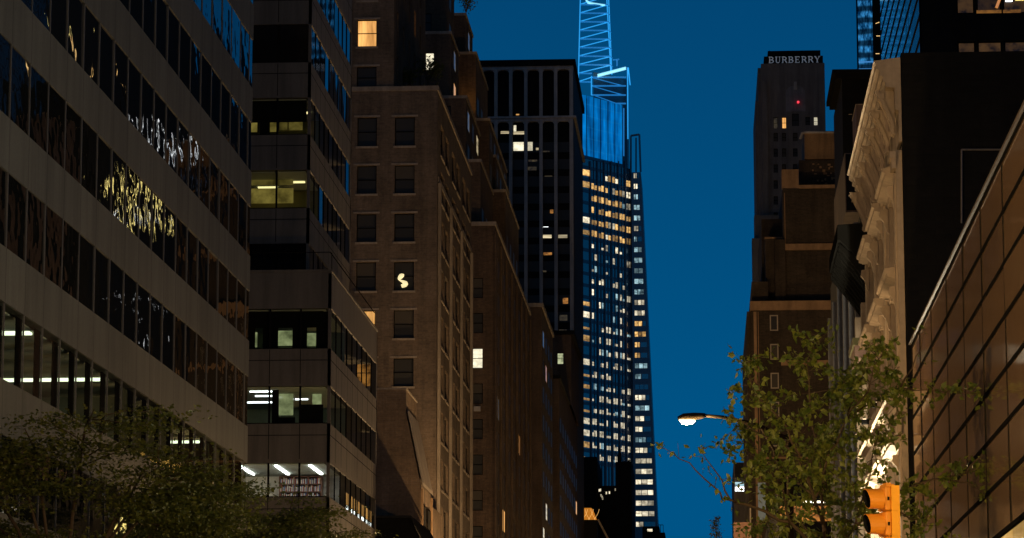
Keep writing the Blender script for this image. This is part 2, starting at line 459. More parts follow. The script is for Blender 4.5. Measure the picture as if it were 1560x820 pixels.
for k, (x, y, lab, pw) in enumerate((
        (1.75, 12.5, 'unseen street lamp added on the right kerb as fill for the street tree', 1600),  # added out of view as frontal fill for the street tree
        (-27.5, 148, 'unseen street lamp added in the cross street to brighten the brown granite office', 1300),  # added out of view to lift the granite office front
        (1.75, 101, 'unseen street lamp added past the carved stone front to light its cornice', 2300),  # added out of view, lights the carved front from beyond
        (1.75, 178, 'lit street lamp beside the low shops on the right', 3500),
        (1.75, 270, 'far lit street lamp before the brown brick tower', 7000),
        (-15.9, 40, 'lit street lamp at the near end of the banded office', 6000),
        (-15.9, 106, 'lit street lamp under the left trees by the banded office', 400),
        (-15.9, 124, 'lit street lamp at the banded office corner', 2600),
        (-15.9, 172, 'lit street lamp in front of the brown granite office', 1200),
        (-15.9, 214, 'lit street lamp at the foot of the tan brick annex', 20000),
        (-15.9, 197, 'unseen street lamp added by the gabled house to light the tan brick annex', 14000),  # added out of view so the annex front gets light
        (-15.9, 268, 'lit street lamp at the foot of the stepped brick block', 5000),
        (-15.9, 330, 'lit street lamp further along the stepped brick block', 9000),
        (-15.9, 470, 'lit street lamp below the arched concrete tower', 26000),
        (-15.9, 405, 'farthest lit street lamp on the left pavement', 16000))):
    street_lamp(lab, x, y, 2.4, pw)

# ================================================================ LEFT SIDE
# ---------------------------------------------------------------- A: banded office building
A0, A1 = 55.0, 131.0
M_spandAj = stone('jointed granite spandrel', (0.112, 0.114, 0.100), 0.45, 0.7, 0.15, 9.0)
nt_ = M_spandAj.node_tree; N, L = nt_.nodes, nt_.links; P = N['Principled BSDF']
src = P.inputs['Base Color'].links[0].from_socket
tcj = N.new('ShaderNodeTexCoord'); spj = N.new('ShaderNodeSeparateXYZ'); L.new(tcj.outputs['Object'], spj.inputs[0])
def mth(op, a, b_):
    n = N.new('ShaderNodeMath'); n.operation = op
    for k, v in enumerate((a, b_)):
        if isinstance(v, (int, float)): n.inputs[k].default_value = v
        else: L.new(v, n.inputs[k])
    return n.outputs[0]
jf = mth('FRACT', mth('DIVIDE', mth('SUBTRACT', spj.outputs['Y'], (131.0 - 1.0 - 95.0) - 2.52 * 40 - .025), 2.52), 0.0)
jl = mth('LESS_THAN', jf, .020)
pv = N.new('ShaderNodeTexWhiteNoise'); pv.noise_dimensions = '2D'
cbj = N.new('ShaderNodeCombineXYZ'); L.new(mth('FLOOR', mth('DIVIDE', mth('SUBTRACT', spj.outputs['Y'], 35.0 - 100.8), 2.52), 0.0), cbj.inputs[0]); L.new(mth('FLOOR', mth('DIVIDE', mth('SUBTRACT', spj.outputs['Z'], 2.0), 3.8), 0.0), cbj.inputs[1]); L.new(cbj.outputs[0], pv.inputs['Vector'])
src = mixc(N, L, 1.0, src, ramp(N, L, pv.outputs['Value'], [(0.0, .82), (1.0, 1.0)]), 'MULTIPLY')
L.new(mixc(N, L, jl, src, (.015, .014, .012)), P.inputs['Base Color'])
t = thing('office_building', 'grey granite office building with dark ribbon windows, large on the left edge', 'building', (-30, 95, 0))
per, sb = 3.8, 1.58
zs0 = [11.08 + per * k for k in range(-2, 13)]          # undersides of the spandrels
mull = 2.52
joints = [A1 - 1.0 - mull * k for k in range(30)]
b = MB(); b.box(-45, -20.3, A0, A1 - .3, 48.3, 68.0); b.build('upper_wall', M_spandA, t)
b = MB(); b.box(-45, -33, A0 + .1, A1 - .4, 0, 48.2); b.box(-33, -20.32, A1 - .6, A1 - .35, 0, 48.2); b.build('core_wall', M_dark, t)
b = MB()
for k, z in enumerate(zs0):
    if z > 60: continue
    sp = MB(); sp.box(-33, XL, A0, A1, z, z + sb)
    sp.build('spandrel', M_spandAj, t)
mb_ = MB(); mb_.box(-.02, .026, -.028, .028, 0, per - sb - .006)
mull_me = bpy.data.meshes.new('mullion'); mull_me.from_pydata(mb_.v, [], mb_.f); mull_me.materials.append(plain('grey aluminium mullion', (.10, .095, .085), .5, .3)); mull_me.update()
ROOMROW = 2      # the row of lit rooms, between spandrels 2 and 3
for k, z in enumerate(zs0[:-1]):
    z0, z1 = z + sb, z + per
    if k == ROOMROW:
        g = MB(); g.face((XL - .05, A0 + .1, z0), (XL - .05, A1 - .1, z0), (XL - .05, A1 - .1, z1), (XL - .05, A0 + .1, z1)); go = g.build('ribbon_window', M_clear, t)
    else:
        go = None
        g = MB()
        for i in range(len(joints) - 1):
            # each pane sits a hair out of true, as fitted glass does
            y0, y1 = joints[i + 1] + .03, joints[i] - .03
            e = [random.gauss(0, .006) for _ in range(3)]
            g.face((XL - .035 + e[0], y0, z0), (XL - .035 + e[1], y1, z0), (XL - .035 + e[1] + e[2], y1, z1), (XL - .035 + e[0] + e[2], y0, z1))
        g.face((XL - .035, joints[0] + .03, z0), (XL - .035, A1 - .05, z0), (XL - .035, A1 - .05, z1), (XL - .035, joints[0] + .03, z1))
        go = g.build('ribbon_window', M_glassA, t)
    for y in joints: place('mullion', mull_me, go, (XL - .03, y, z0 + .003))
# the lit rooms
z0, z1 = zs0[ROOMROW] + sb, zs0[ROOMROW] + per
M_room = plain('office wall paint', (0.42, 0.43, 0.34), 0.8)
M_ceil = plain('ceiling tile', (0.55, 0.58, 0.50), 0.9)
b = MB(); b.box(-28.5, -20.4, A0 + 5, A1 - 2, z1 - .06, z1 - .01); ce = b.build('ceiling', M_ceil, t)
b = MB(); b.box(-28.7, -28.5, A0 + 5, A1 - 2, z0, z1 - .07)
for y in (88.0, 106.5, 117.0): b.box(-28.4, -21.0, y, y + .15, z0, z1 - .07)
b.build('room_wall', M_room, t)
for y in (90.0, 101.2, 121.3):
    b = MB(); b.box(-28.2, -20.5, y, y + .42, z1 - .13, z1 - .065); b.build('ceiling_light', M_tubeg, t)
fins = MB()
for i, y in enumerate(joints): fins.box(-20.20, -20.16, y - .32, y + .42, z0 + .01, z1 - .08)
fins.build('blind', M_frame, t)
b = MB()
for y0, y1 in ((103.6, 105.9), (122.2, 128.0)): b.box(-20.28, -20.24, y0, y1, z0 + .02, z1 - .1)
b.build('drawn_blind', plain('olive blind', (0.10, 0.10, 0.05), 0.8), t)
b = MB()
for k in range(9):
    y = 92 + k * 3.4 + random.uniform(-1, 1); b.box(-21.9, -21.2, y, y + random.uniform(.4, 1.2), z0, z0 + random.uniform(.3, .75))
b.build('desk_clutter', M_dark, t)
for (p0, p1_) in ((174, 180), (186, 193), (203, 208)):
    b = MB(); b.box(XL - .03, XL - .015, yat(p0, XL, 800), yat(p1_, XL, 800), PX(p0, 812, XL).z, PX(p0, 788, XL).z); b.build('lit_curtain', M_lyellow2, t)
for k, (y0, y1, m) in enumerate(((64, 76, M_shop), (82, 90, M_shopw), (93, 103, M_shop), (106, 112, M_shopw), (116, 128, M_shop))):
    b = MB(); b.box(XL - .05, XL + .03, y0, y1, 0.6, 3.25); b.build('shop_window', m, t)
b = MB(); b.box(-33, XL - .06, A0, A1, 0, 3.4); b.build('ground_floor_wall', M_spandA, t)

# ---------------------------------------------------------------- B: brown granite office with a setback
t = thing('office_building', 'brown granite office building with a set-back top and a lit library window', 'building', (-27, 171, 0))
B0, B1 = 160.0, 183.0
BU0, BU1, XU = 165.0, 184.5, -21.9
rows_low = [(zat(b_, B0), zat(t_, B0)) for b_, t_ in ((526, 464), (641, 583), (754, 701), (870, 817))]
rows_up = [(zat(b_, BU0), zat(t_, BU0)) for b_, t_ in ((425, 364), (310, 251), (197, 140), (86, 27), (-26, -84), (-138, -196))]
ZL = zat(408, B0)
def ribbon_block(t, X, Y0, Y1, z0, z1, rows, side_panes, front_edges, lit_rows):
    zz = z0; w = MB(); prev = z0
    for (a, c) in sorted(rows) + [(z1, z1)]:
        if a > prev: w.box(X - 14, X, Y0, Y1, prev, a)
        prev = c
    w.box(X - 14, X - 7, Y0 + 6.9, Y1, z0, z1 - .1)
    w.box(X - .16, X, Y0, Y0 + .16, z0 + .1, z1 - .1)          # corner post
    w.box(X - .3, X, Y1 - .3, Y1, z0 + .1, z1 - .1)
    w.build('wall', M_spandB, t)
    jn = MB()
    for (a, c) in rows:
        zl = a - (0.62)
        jn.box(X - 14, X + .004, Y0 - .004, Y0 + .01, zl - .02, zl + .02); jn.box(X - .01, X + .004, Y0 + .012, Y1, zl - .02, zl + .02)
        for fx in front_edges: jn.box(fx - .02, fx + .02, Y0 - .005, Y0 + .01, a - 1.9, zl - .025); jn.box(fx - .02, fx + .02, Y0 - .005, Y0 + .01, zl + .025, a - .03)
        n = side_panes
        for k in range(1, n):
            y = Y0 + (Y1 - Y0) * k / n; jn.box(X - .01, X + .005, y - .015, y + .015, a - 1.9, zl - .025); jn.box(X - .01, X + .005, y - .015, y + .015, zl + .025, a - .03)
    jn.build('panel_joint', M_dark, t)
    for r, (a, c) in enumerate(rows):
        clear = r in lit_rows
        g = MB()
        ed = [X - 13.8] + front_edges + [X - .17]
        for k in range(len(ed) - 1): g.face((ed[k] + .05, Y0 + .1, a), (ed[k + 1] - .05, Y0 + .1, a), (ed[k + 1] - .05, Y0 + .1, c), (ed[k] + .05, Y0 + .1, c))
        wo = g.build('front_window', M_clear if clear else M_glassB, t)
        for fx in front_edges: m = MB(); m.box(fx - .05, fx + .05, Y0 + .04, Y0 + .16, a + .003, c - .003); m.build('mullion', M_frame, wo)
        m = MB(); m.box(X - 14, X - .17, Y0 + .05, Y0 + .12, a + .004, a + .06); m.build('sill', M_frame, wo)
        g = MB(); n = side_panes
        for k in range(n):
            y0 = Y0 + .17 + (Y1 - Y0 - .5) * k / n; y1 = Y0 + .17 + (Y1 - Y0 - .5) * (k + 1) / n
            e = random.gauss(0, .006)
            g.face((X - .05 + e, y0 + .03, a), (X - .05 - e, y1 - .03, a), (X - .05 - e, y1 - .03, c), (X - .05 + e, y0 + .03, c))
        wo = g.build('side_window', M_clear if clear else M_glassB, t)
        for k in range(1, n):
            y = Y0 + .17 + (Y1 - Y0 - .5) * k / n; m = MB(); m.box(X - .09, X - .02, y - .03, y + .03, a + .003, c - .003); m.build('mullion', M_frame, wo)
fe_low = [xat(p, B0, 600) for p in (316, 363, 410, 457)]
fe_up = [xat(p, BU0, 200) for p in (379.5, 422)]
ribbon_block(t, XL, B0, B1, 0, ZL, rows_low, 9, fe_low, (0, 1, 2))
ribbon_block(t, XU, BU0, BU1, ZL, zat(-260, BU0), rows_up, 9, fe_up, (1, 2))
b = MB(); b.box(XL - 14, XL + .05, B0 - .05, B1 + .05, ZL, ZL + .12); b.build('ledge', M_spandB, t)
b = MB()
for k in range(8): b.box(XL - 13 + k * 1.85, XL - 13 + k * 1.85 + .04, B0 + .3, B0 + .34, ZL + .12, ZL + 1.1)
b.box(XL - 13, XL - .1, B0 + .3, B0 + .34, ZL + 1.1, ZL + 1.14); b.box(XL - .14, XL - .1, B0 + .34, B1 - .5, ZL + 1.1, ZL + 1.14)
b.build('roof_railing', M_frame, t)
def room(t, x0, x1, y0, y1, z0, z1, wall, tubes, tubem, extra=None):
    b = MB(); b.box(x0, x1, y0, y1, z0 - .3, z0 - .02, 't') if False else None
    b.box(x0, x1, y1, y1 + .1, z0, z1); b.box(x0 - .1, x0, y0, y1, z0, z1)
    b.build('room_wall', wall, t)
    b = MB(); b.box(x0, x1, y0, y1, z1 - .05, z1 - .01); b.build('ceiling', M_ceil, t)
    for (a, c, d, e) in tubes:
        b = MB(); b.box(a, c, d, e, z1 - .12, z1 - .055); b.build('ceiling_light', tubem, t)
M_libwall = plain('library wall', (0.82, 0.74, 0.60), 0.8)
zl0, zl1 = rows_low[2]
room(t, -27, -20.35, 160.4, 167.2, zl0 - .3, zl1 - .004, M_libwall, [(-23.05, -22.9, 160.6, 165.5), (-21.2, -21.05, 160.6, 165.5), (-25.0, -24.85, 160.6, 165.5), (-26.8, -26.65, 160.6, 165.5)], glow('library tube', (0.95, 0.96, 1.0), 9.0))
bk = MB(); bx0, bx1 = xat(427, 166.5, 740), xat(490, 166.5, 740)
zb0, zb1 = zat(757, 166.3), zat(722, 166.3); sh = (zb1 - zb0) / 3.0
for k in range(4): bk.box(bx0, bx1, 166.2, 166.8, zb0 + sh * k - .04, zb0 + sh * k)
for q in (0, .36, .68, 1): xx = bx0 + (bx1 - bx0) * q; bk.box(xx - .03, xx + .03, 166.19, 166.81, zb0 - .5, zb1)
bk.box(bx0, bx1, 166.82, 166.86, zb0 - .5, zb1)
bko = bk.build('bookcase', plain('red brown shelf wood', (0.20, 0.075, 0.035), 0.5), t)
bkm = [plain('book ' + n, c, .6) for n, c in (('red', (.55, .10, .06)), ('cream', (.85, .75, .58)), ('blue', (.12, .18, .42)), ('tan', (.65, .38, .15)), ('white', (.9, .88, .82)), ('black', (.03, .03, .03)))]
for mi, m in enumerate(bkm):
    b = MB(); r = random.Random(mi)
    for k in range(3):
        for q in range(9):
            u0 = ((q * 6 + (mi * 5 + k * 7) % 6) / 54.0)
            if r.random() < .12: continue
            x = bx0 + .05 + (bx1 - bx0 - .12) * u0; b.box(x, x + r.uniform(.025, .038), 166.25, 166.6, zb0 + sh * k + .004, zb0 + sh * k + sh * r.uniform(.5, .86))
    b.build('books', m, bko)
b = MB()
for k in range(12):
    x = -25.5 + k * .45; b.box(x, x + r.uniform(.1, .35), 160.5, 160.9, zl0, zl0 + r.uniform(.04, .17))
b.build('sill_clutter', M_dark, t)
M_bgreen = lit('glowing green office wall', (.62, .75, .30), (.8, .85, .45), .42, 'room', .25)
M_must = lit('glowing mustard office wall', (.75, .55, .10), (.8, .62, .15), .22, 'room', .3)
M_grw = plain('green grey office wall', (0.36, 0.40, 0.24), 0.8)
zl0, zl1 = rows_low[1]
room(t, -27, -20.35, 160.4, 170, zl0 - .3, zl1 - .004, M_grw, [(-24.6, -23.2, 161.6, 161.7), (-24.6, -23.2, 163.6, 163.7), (-22.6, -21.9, 165.2, 165.3), (-25.5, -23.4, 166.5, 166.6)], M_tube)
b = MB(); b.box(xat(458, 161, 600), -20.5, 160.9, 161.0, zl0, zl1 - .9); b.box(xat(415, 161, 600), xat(425, 161, 600), 160.9, 161.0, zl0, zl1 - .1); b.box(xat(425, 161, 600), xat(450, 161, 600), 160.9, 161, zl0, zl0 + .45); b.build('partition', M_dark, t)
zl0, zl1 = rows_low[0]
room(t, -27, -20.35, 160.4, 169, zl0 - .3, zl1 - .004, M_grw, [(-22.6, -22.0, 164.2, 164.5), (-24.8, -24.2, 165.0, 165.3), (-23.0, -22.5, 167.3, 167.5)], M_tubeg)
b = MB()
for p0, p1 in ((376, 389), (401, 424), (446, 468), (482, 500)): b.box(xat(p0, 161, 500), xat(p1, 161, 500), 160.9, 161.0, zl0, zl1 - .05)
b.box(-26, -20.5, 160.7, 160.75, zl0 + 1.25, zl1 - .03); b.build('partition', M_dark, t)
def lit_part(p0, p1_, y0, y1, Y, m):  # wall panels that glow by themselves to look lit
    b = MB(); b.box(xat(p0, Y, y0), xat(p1_, Y, y0), Y, Y + .05, zat(y1, Y), zat(y0, Y)); b.build('glowing_wall', m, t)
lit_part(415, 447, 592, 628, 163.0, M_bgreen); lit_part(476, 490, 590, 630, 163.2, M_bgreen); lit_part(377, 392, 500, 523, 162.5, M_bgreen); lit_part(412, 446, 498, 521, 162.6, M_bgreen); lit_part(466, 495, 502, 522, 162.7, M_bgreen)
lit_part(381, 392, 175, 192, 166.5, M_must); lit_part(410, 422, 174, 192, 166.5, M_must); lit_part(426, 438, 176, 190, 166.5, M_must); lit_part(440, 461, 176, 190, 166.5, M_must)
lit_part(380, 447, 254, 274, 167.5, M_must); lit_part(381, 447, 279, 302, 167.6, M_must); lit_part(425, 434, 372, 378, 166, M_bgreen)
for rr, tub in ((1, [(-24.0, -22.6, 168, 168.3), (-25.5, -24.4, 169.5, 169.8)]), (2, [(-23.6, -22.4, 168.5, 168.8)])):
    a_, c_ = rows_up[rr]
    room(t, -29, XU - .3, 165.4, 171, a_ - .2, c_ - .004, plain('mustard office wall', (0.40, 0.32, 0.08), .8), tub, glow('dim tube %d' % rr, (1.0, .85, .4), 1.3))
b = MB(); a_, c_ = rows_up[2]; b.box(-29, XU - .3, 165.5, 165.6, a_ + .85, c_ - .01); b.box(xat(393, 165.5), xat(408, 165.5), 165.5, 165.6, a_, a_ + .84); b.build('partition', M_dark, t)
b = MB(); b.box(XL, XL + .02, 162, 181, .6, 4.0); b.build('shop_window', M_shop, t)
b = MB(); b.box(-33, -20.5, B0 - .02, B0, .6, 4.0); b.build('shop_window', M_shopw, t)
# small lamps in the second-lowest side ribbon (a row of warm ceiling globes)
zl0, zl1 = rows_low[2]
for k in range(7):
    y = 168.6 + k * 1.95
    b = MB(); b.box(-20.13, -20.09, y, y + .95, zl0 + .35, zl0 + 1.0); b.build('lit_display', M_lwarm, t)
    b = MB(); b.box(-20.13, -20.09, y, y + .8, zl0 + .08, zl0 + .28); b.build('lit_display', M_lcold, t)

# ---------------------------------------------------------------- annex with a sloping shoulder, and the black gabled roof before it
t = thing('brick_annex', 'low tan brick annex with a sloping shoulder between two taller buildings', 'building', (-26, 212, 0))
N0 = 201.0
zt, zs1, zs2 = zat(590, N0), zat(625, N0), zat(737, N0)
xs = xat(641, N0, 735)
b = MB(); b.extrude_y([(-34, 0), (xs, 0), (xs, zs2), (XL, zs1), (XL, zt), (-34, zt)], N0, 208.6); b.box(-34, xs - .4, 208.6, 223.4, 0, zs2 - .3); b.build('wall', M_brickA, t)
b = MB(); b.box(-34, XL + .06, N0 - .06, N0 + .3, zt, zt + .12); b.box(XL - .3, XL + .06, N0 + .301, 208.7, zt, zt + .12); b.build('coping', M_coping, t)
b = MB(); b.extrude_y([(xs + .12, zs2), (XL + .12, zs1), (XL + .12, zs1 + .2), (xs + .12, zs2 + .25), ], 201.0, 208.6); b.build('shoulder_coping', M_coping, t)
b = MB()
for k in range(2): b.box(xs - .02, xs + .14, 201.1 + k * 7.1, 201.5 + k * 7.1, 0, zs2 - .2)
b.build('pilaster', M_tan, t)
P_ = pl_left(xs - .4)
for k in range(2):
    for j in range(5):
        window(t, 'left', pl_left(xs + .08), (202.6 + k * 3.0, 204.4 + k * 3.0, zs2 - 4.0 - 3.6 * j, zs2 - 1.2 - 3.6 * j), 0.09, M_pane)
b = MB(); b.box(xs, xs + .05, 201.6, 208, .6, 3.8); b.build('shop_window', M_shop, t)
t = thing('gabled_house', 'black roofed low house with a slanting gable below the tan brick annex', 'building', (-26, 192, 0))
g0 = 187.0
b = MB(); b.extrude_y([(-34, 0), (xat(642, g0, 820), 0), (xat(642, g0, 820), zat(822, g0)), (xat(626, g0, 787), zat(787, g0)), (-34, zat(787, g0))], g0, 200); b.build('wall', M_brickBlack, t)
b = MB(); x0, z0_, x1, z1_ = xat(642, g0, 820), zat(822, g0), xat(626, g0, 787), zat(787, g0)
b.extrude_y([(x0 + .1, z0_), (x0 + .1, z0_ + .15), (x1 + .02, z1_ + .15), (-34, z1_ + .15), (-34, z1_ + .01), (x1, z1_ + .01)], g0 - .15, 200.2); b.build('roof', M_roof, t)

# ---------------------------------------------------------------- C: warm brick block with sash windows
t = thing('brick_building', 'warm brown brick apartment block with sash windows and a set-back top', 'building', (-27, 240, 0))
C0 = 224.0; C1 = yat(718, XL, 400); XC = xat(665.5, C0, 350)
zC = zat(132, C0); XCU = xat(600, C0, 60); C1U = yat(648, XCU, 60)
fo, so, fu, su = [], [], [], []
yrows = [(172, 216), (246, 289), (320, 363), (394, 438), (468, 511), (542, 585), (616, 659), (690, 733), (764, 807), (838, 881)]
for a_, c_ in yrows:
    for p0, p1 in ((486, 516), (543, 573), (600.5, 631)):
        fo.append(tuple(round(q, 3) for q in (xat(p0, C0, 350), xat(p1, C0, 350), zat(c_, C0), zat(a_, C0))))
for a_, c_ in ((94, 136), (22, 63), (-50, -8)):
    fu.append(tuple(round(q, 3) for q in (xat(544, C0, 50), xat(574, C0, 50), zat(c_, C0) if c_ != 136 else zC + .25, zat(a_, C0))))
zsC = [(o[2], o[3]) for o in fo[::3]]
ys_c = []
y = C0 + 2.6
bayw = (C1 - C0 - 2.0) / 3.0
for k in range(3):
    yb = C0 + 1.6 + bayw * k
    for q in (0.14, 0.56):
        ys_c.append((yb + bayw * q, yb + bayw * (q + .30)))
for (z0, z1) in zsC:
    for (y0, y1) in ys_c: so.append((round(y0, 3), round(y1, 3), round(z0 - .1, 3), round(z1 + .1, 3)))
for k in range(6):
    z = zC + 1.2 + 3.58 * k
    for q in range(5): su.append((round(C0 + 2.2 + q * 4.6, 3), round(C0 + 3.6 + q * 4.6, 3), round(z, 3), round(z + 2.1, 3)))
b = MB()
fo = b.facade(pl_front(C0), XC - 14, XC, 0.0, zC, fo, .3); so = b.facade(pl_left(XC), C0, C1, 0.0, zC, so, .3)
b.box(XC - 14, XC, C0, C1, 0, zC, 'frb')
fu = b.facade(pl_front(C0), XCU - 11, XCU, zC, zC + 24, fu, .3); su = b.facade(pl_left(XCU), C0, C1U, zC, zC + 24, su, .3)
b.box(XCU - 11, XCU, C0, C1U, zC, zC + 24, 'frb')
b.build('wall', M_brickC, t)
for i, op in enumerate(fo):
    px_mid = i % 3
    row = i // 3
    pane = M_pane; bl = None
    if px_mid == 1 and row == 4: pane = M_lwarm
    if px_mid == 1 and row == 5: pane = M_lorange
    if (row, px_mid) in ((4, 2), (3, 1), (1, 2)): bl = M_blind
    window(t, 'front', pl_front(C0), op, .3, pane, M_frame, 'sash', bl, M_coping)
for i, op in enumerate(fu): window(t, 'front', pl_front(C0), op, .3, M_lwarm if i == 1 else M_pane, M_frame, 'sash', None, M_coping)
pk = pick_mix(.0, 5, blinds=.3)
for op in so: window(t, 'left', pl_left(XC), op, .3, pk(op), M_frame, 'sash', None, M_coping)
pk = pick_mix(.28, 9, [M_lwarm, M_lcream, M_dimlit])
for op in su: window(t, 'left', pl_left(XCU), op, .3, pk(op))
for k in range(4): b = MB(); yb = C0 + 1.3 + bayw * k; b.box(XC + .003, XC + .22, yb - .28, yb + .28, 0, zC - 7); b.build('pilaster', M_coping, t)
b = MB(); b.box(XC - 14, XC + .1, C0 - .1, C0 + .35, zC + .0, zC + .35); b.box(XC - .3, XC + .1, C0 + .351, C1 + .1, zC, zC + .35)
b.box(XC + .003, XC + .06, C0 + 1, C1, zC - 6.9, zC - 6.5); b.build('coping', M_coping, t)
b = MB(); b.box(XC, XC + .04, C0 + 1.5, C1 - 1, .6, 4.0); b.build('shop_window', M_shop, t)
for k, (dx, dy, w) in enumerate(((.8, 1.0, .7), (1.7, 3.0, .9), (2.2, 7.0, 1.0))):
    pass
# the lamp sculpture behind the second window column (a glowing S-shaped tube)
b = MB(); S0 = (fo[3*3+2][0] + fo[3*3+2][1]) / 2; zz = fo[3*3+2][2]
pts = [(S0 - .2 + .38 * math.sin(q * .35) * (1 - q / 26), C0 + .2, zz + .15 + q * .045 + .2) for q in range(22)]
b.chain(pts, [.13 + .06 * math.sin(q * .45) for q in range(22)], 6)
tag(b.build('neon_lamp', glow('curved lamp tube', (1.0, .85, .42), .85)), 'glowing curved lamp tube in a dark brick sash window', 'lamp')

# ---------------------------------------------------------------- leaves and trees
def leaf_mesh(name, centers, size, mat, parent, flat=0.0, aspect=0.55):
    n = len(centers); c = np.asarray(centers, float)
    a = rng.normal(size=(n, 3)); a[:, 2] *= (1 - flat); a[:, 2] -= 0.25 * (1 - flat); a /= np.linalg.norm(a, axis=1)[:, None]
    w = rng.normal(size=(n, 3)); w[:, 2] *= (1 - flat * .8); w -= a * (w * a).sum(1)[:, None]; w /= np.linalg.norm(w, axis=1)[:, None]
    nn = np.cross(a, w)
    s = size * rng.uniform(.6, 1.25, size=(n, 1))
    p0 = c; p3 = c + a * s; mid = c + a * s * .48 - nn * s * .05
    p1 = c + a * s * .42 + w * s * aspect * .5 + nn * s * .06; p2 = c + a * s * .42 - w * s * aspect * .5 + nn * s * .06
    v = np.stack([p0, p1, p3, p2, mid], 1).reshape(-1, 3)
    if parent: v = v - np.array(parent_world(parent))
    f = []
    for k in range(n): i = 5 * k; f.append((i, i + 1, i + 2, i + 4)); f.append((i, i + 4, i + 2, i + 3))
    me = bpy.data.meshes.new(name); me.from_pydata(v.tolist(), [], f); me.materials.append(mat); me.update()
    o = bpy.data.objects.new(name, me); COL.objects.link(o); o.parent = parent
    return o
def leafmat(name, c1, c2):
    m, N, L, P = newmat(name)
    g = N.new('ShaderNodeNewGeometry')
    c = mixc(N, L, g.outputs['Random Per Island'], c1, c2)
    L.new(c, P.inputs['Base Color']); P.inputs['Roughness'].default_value = .5
    tr = N.new('ShaderNodeBsdfTranslucent'); L.new(c, tr.inputs[0])
    mx = N.new('ShaderNodeMixShader'); mx.inputs[0].default_value = .35
    L.new(P.outputs[0], mx.inputs[1]); L.new(tr.outputs[0], mx.inputs[2]); L.new(mx.outputs[0], N['Material Output'].inputs[0])
    return m
M_bark = stone('dark bark', (0.10, 0.07, 0.045), .6, .9, 3.0, 20.0)
M_leafL = leafmat('locust leaf', (0.045, 0.065, 0.008), (0.115, 0.12, 0.012))
M_leafR = leafmat('street tree leaf', (0.055, 0.092, 0.010), (0.15, 0.17, 0.022))
def locust(label, x, y, h, spread, n_limbs, seed, per_spray=150):
    r = random.Random(seed); nr = np.random.default_rng(seed)
    t = thing('locust_tree', label, 'tree', (x, y, 0), 'locust trees on the left pavement')
    b = MB(); b.chain([(x, y, 0), (x + .05, y, 1.6), (x - .05, y + .1, h * .38), (x, y, h * .55)], [.22, .17, .14, .09], 8); b.build('trunk', M_bark, t, True)
    br = MB(); cent = []
    for k in range(n_limbs):
        a = 2 * math.pi * k / n_limbs + r.uniform(-.4, .4)
        z0 = h * r.uniform(.32, .55); ln = spread * r.uniform(.65, 1.05)
        zt = h * r.uniform(.45, .98)
        p0 = Vector((x, y, z0)); ca, sa = math.cos(a), math.sin(a)
        f_out = 1.0 - .45 * max(0, (zt / h - .75) / .25)
        p1 = p0 + Vector((ca * ln * .35 * f_out, sa * ln * .35 * f_out, (zt - z0) * .55)); p2 = p0 + Vector((ca * ln * .7 * f_out, sa * ln * .7 * f_out, (zt - z0) * .9)); p3 = p0 + Vector((ca * ln * f_out, sa * ln * f_out, zt - z0 - .1))
        br.chain([p0, p1, p2, p3], [.075, .05, .032, .012], 5)
        for q in range(12):
            f = r.uniform(.3, 1.0); base = p1.lerp(p3, f) if f > .4 else p0.lerp(p1, f * 2)
            a2 = a + r.uniform(-1.5, 1.5); l2 = r.uniform(.7, 1.9)
            e = base + Vector((math.cos(a2) * l2, math.sin(a2) * l2, r.uniform(-.15, .45)))
            m_ = base.lerp(e, .5) + Vector((0, 0, r.uniform(0, .2)))
            br.chain([base, m_, e], [.022, .014, .006], 4)
            for w in range(2):
                c = np.array(base.lerp(e, r.uniform(.45, 1.0)))
                n = int(per_spray * r.uniform(.4, 1.2))
                cent.append(c + nr.normal(size=(n, 3)) * np.array([.55, .55, .085]))
    br.build('branch', M_bark, t, True)
    leaf_mesh('crown', np.concatenate(cent), .13, M_leafL, t, .6, .55)
    return t
locust('wide dark locust tree nearest the left edge', -16.1, 75, 11.0, 4.4, 26, 3, 150)
locust('middle locust tree with bare twigs showing before the reddish wall', -15.8, 98, 10.6, 3.6, 20, 5, 150)
locust('smaller locust tree before the lit library window', -16.0, 116, 11.6, 3.6, 20, 8, 145)

# ---------------------------------------------------------------- D: long stepped brick block
t = thing('stepped_building', 'long dark red brick block stepping back in terraces toward the top', 'building', (-30, 316, 0))
D0 = 287.0
zD = zat(344, D0, 757)
D1 = 346.0
so = grid(D0 + .3, D1 - .5, 0, zD - 1.0, 7.4, 3.42, 4.3, 2.1)
fo = []
for k in range(16):
    z = zat(420, D0) - 3.42 * k
    for xx in (xat(728, D0) , xat(728, D0) - 3.4): fo.append((round(xx - .55, 3), round(xx + .5, 3), round(z - 1.95, 3), round(z, 3)))
wall = MB()
so = wall.facade(pl_left(XL), D0, D1, 0.0, zD, so, .06); fo = wall.facade(pl_front(D0), XL - 16, XL, 0.0, zD, fo, .25)
wall.box(XL - 16, XL, D0, D1, 0, zD, 'frb')
cop = MB(); cop.box(XL - 16, XL + .12, D0 - .12, D0 + .3, zD, zD + .4); cop.box(XL - .3, XL + .12, D0 + .301, D1, zD, zD + .4)
tiers = [  # corner px, top py, far px, front Y
    (732, 247, 751, 290.0), (770, 293, 790, 312.0), (745, 184, 772, 311.0), (710, 150, 731, 291.5), (725, 83, 743, 313.5), (709, 24, 720, 316.0), (687, 52, 699, 292.6), (680, -40, 692, 296.0), (755, 240, 775, 317.0)]
wins = []
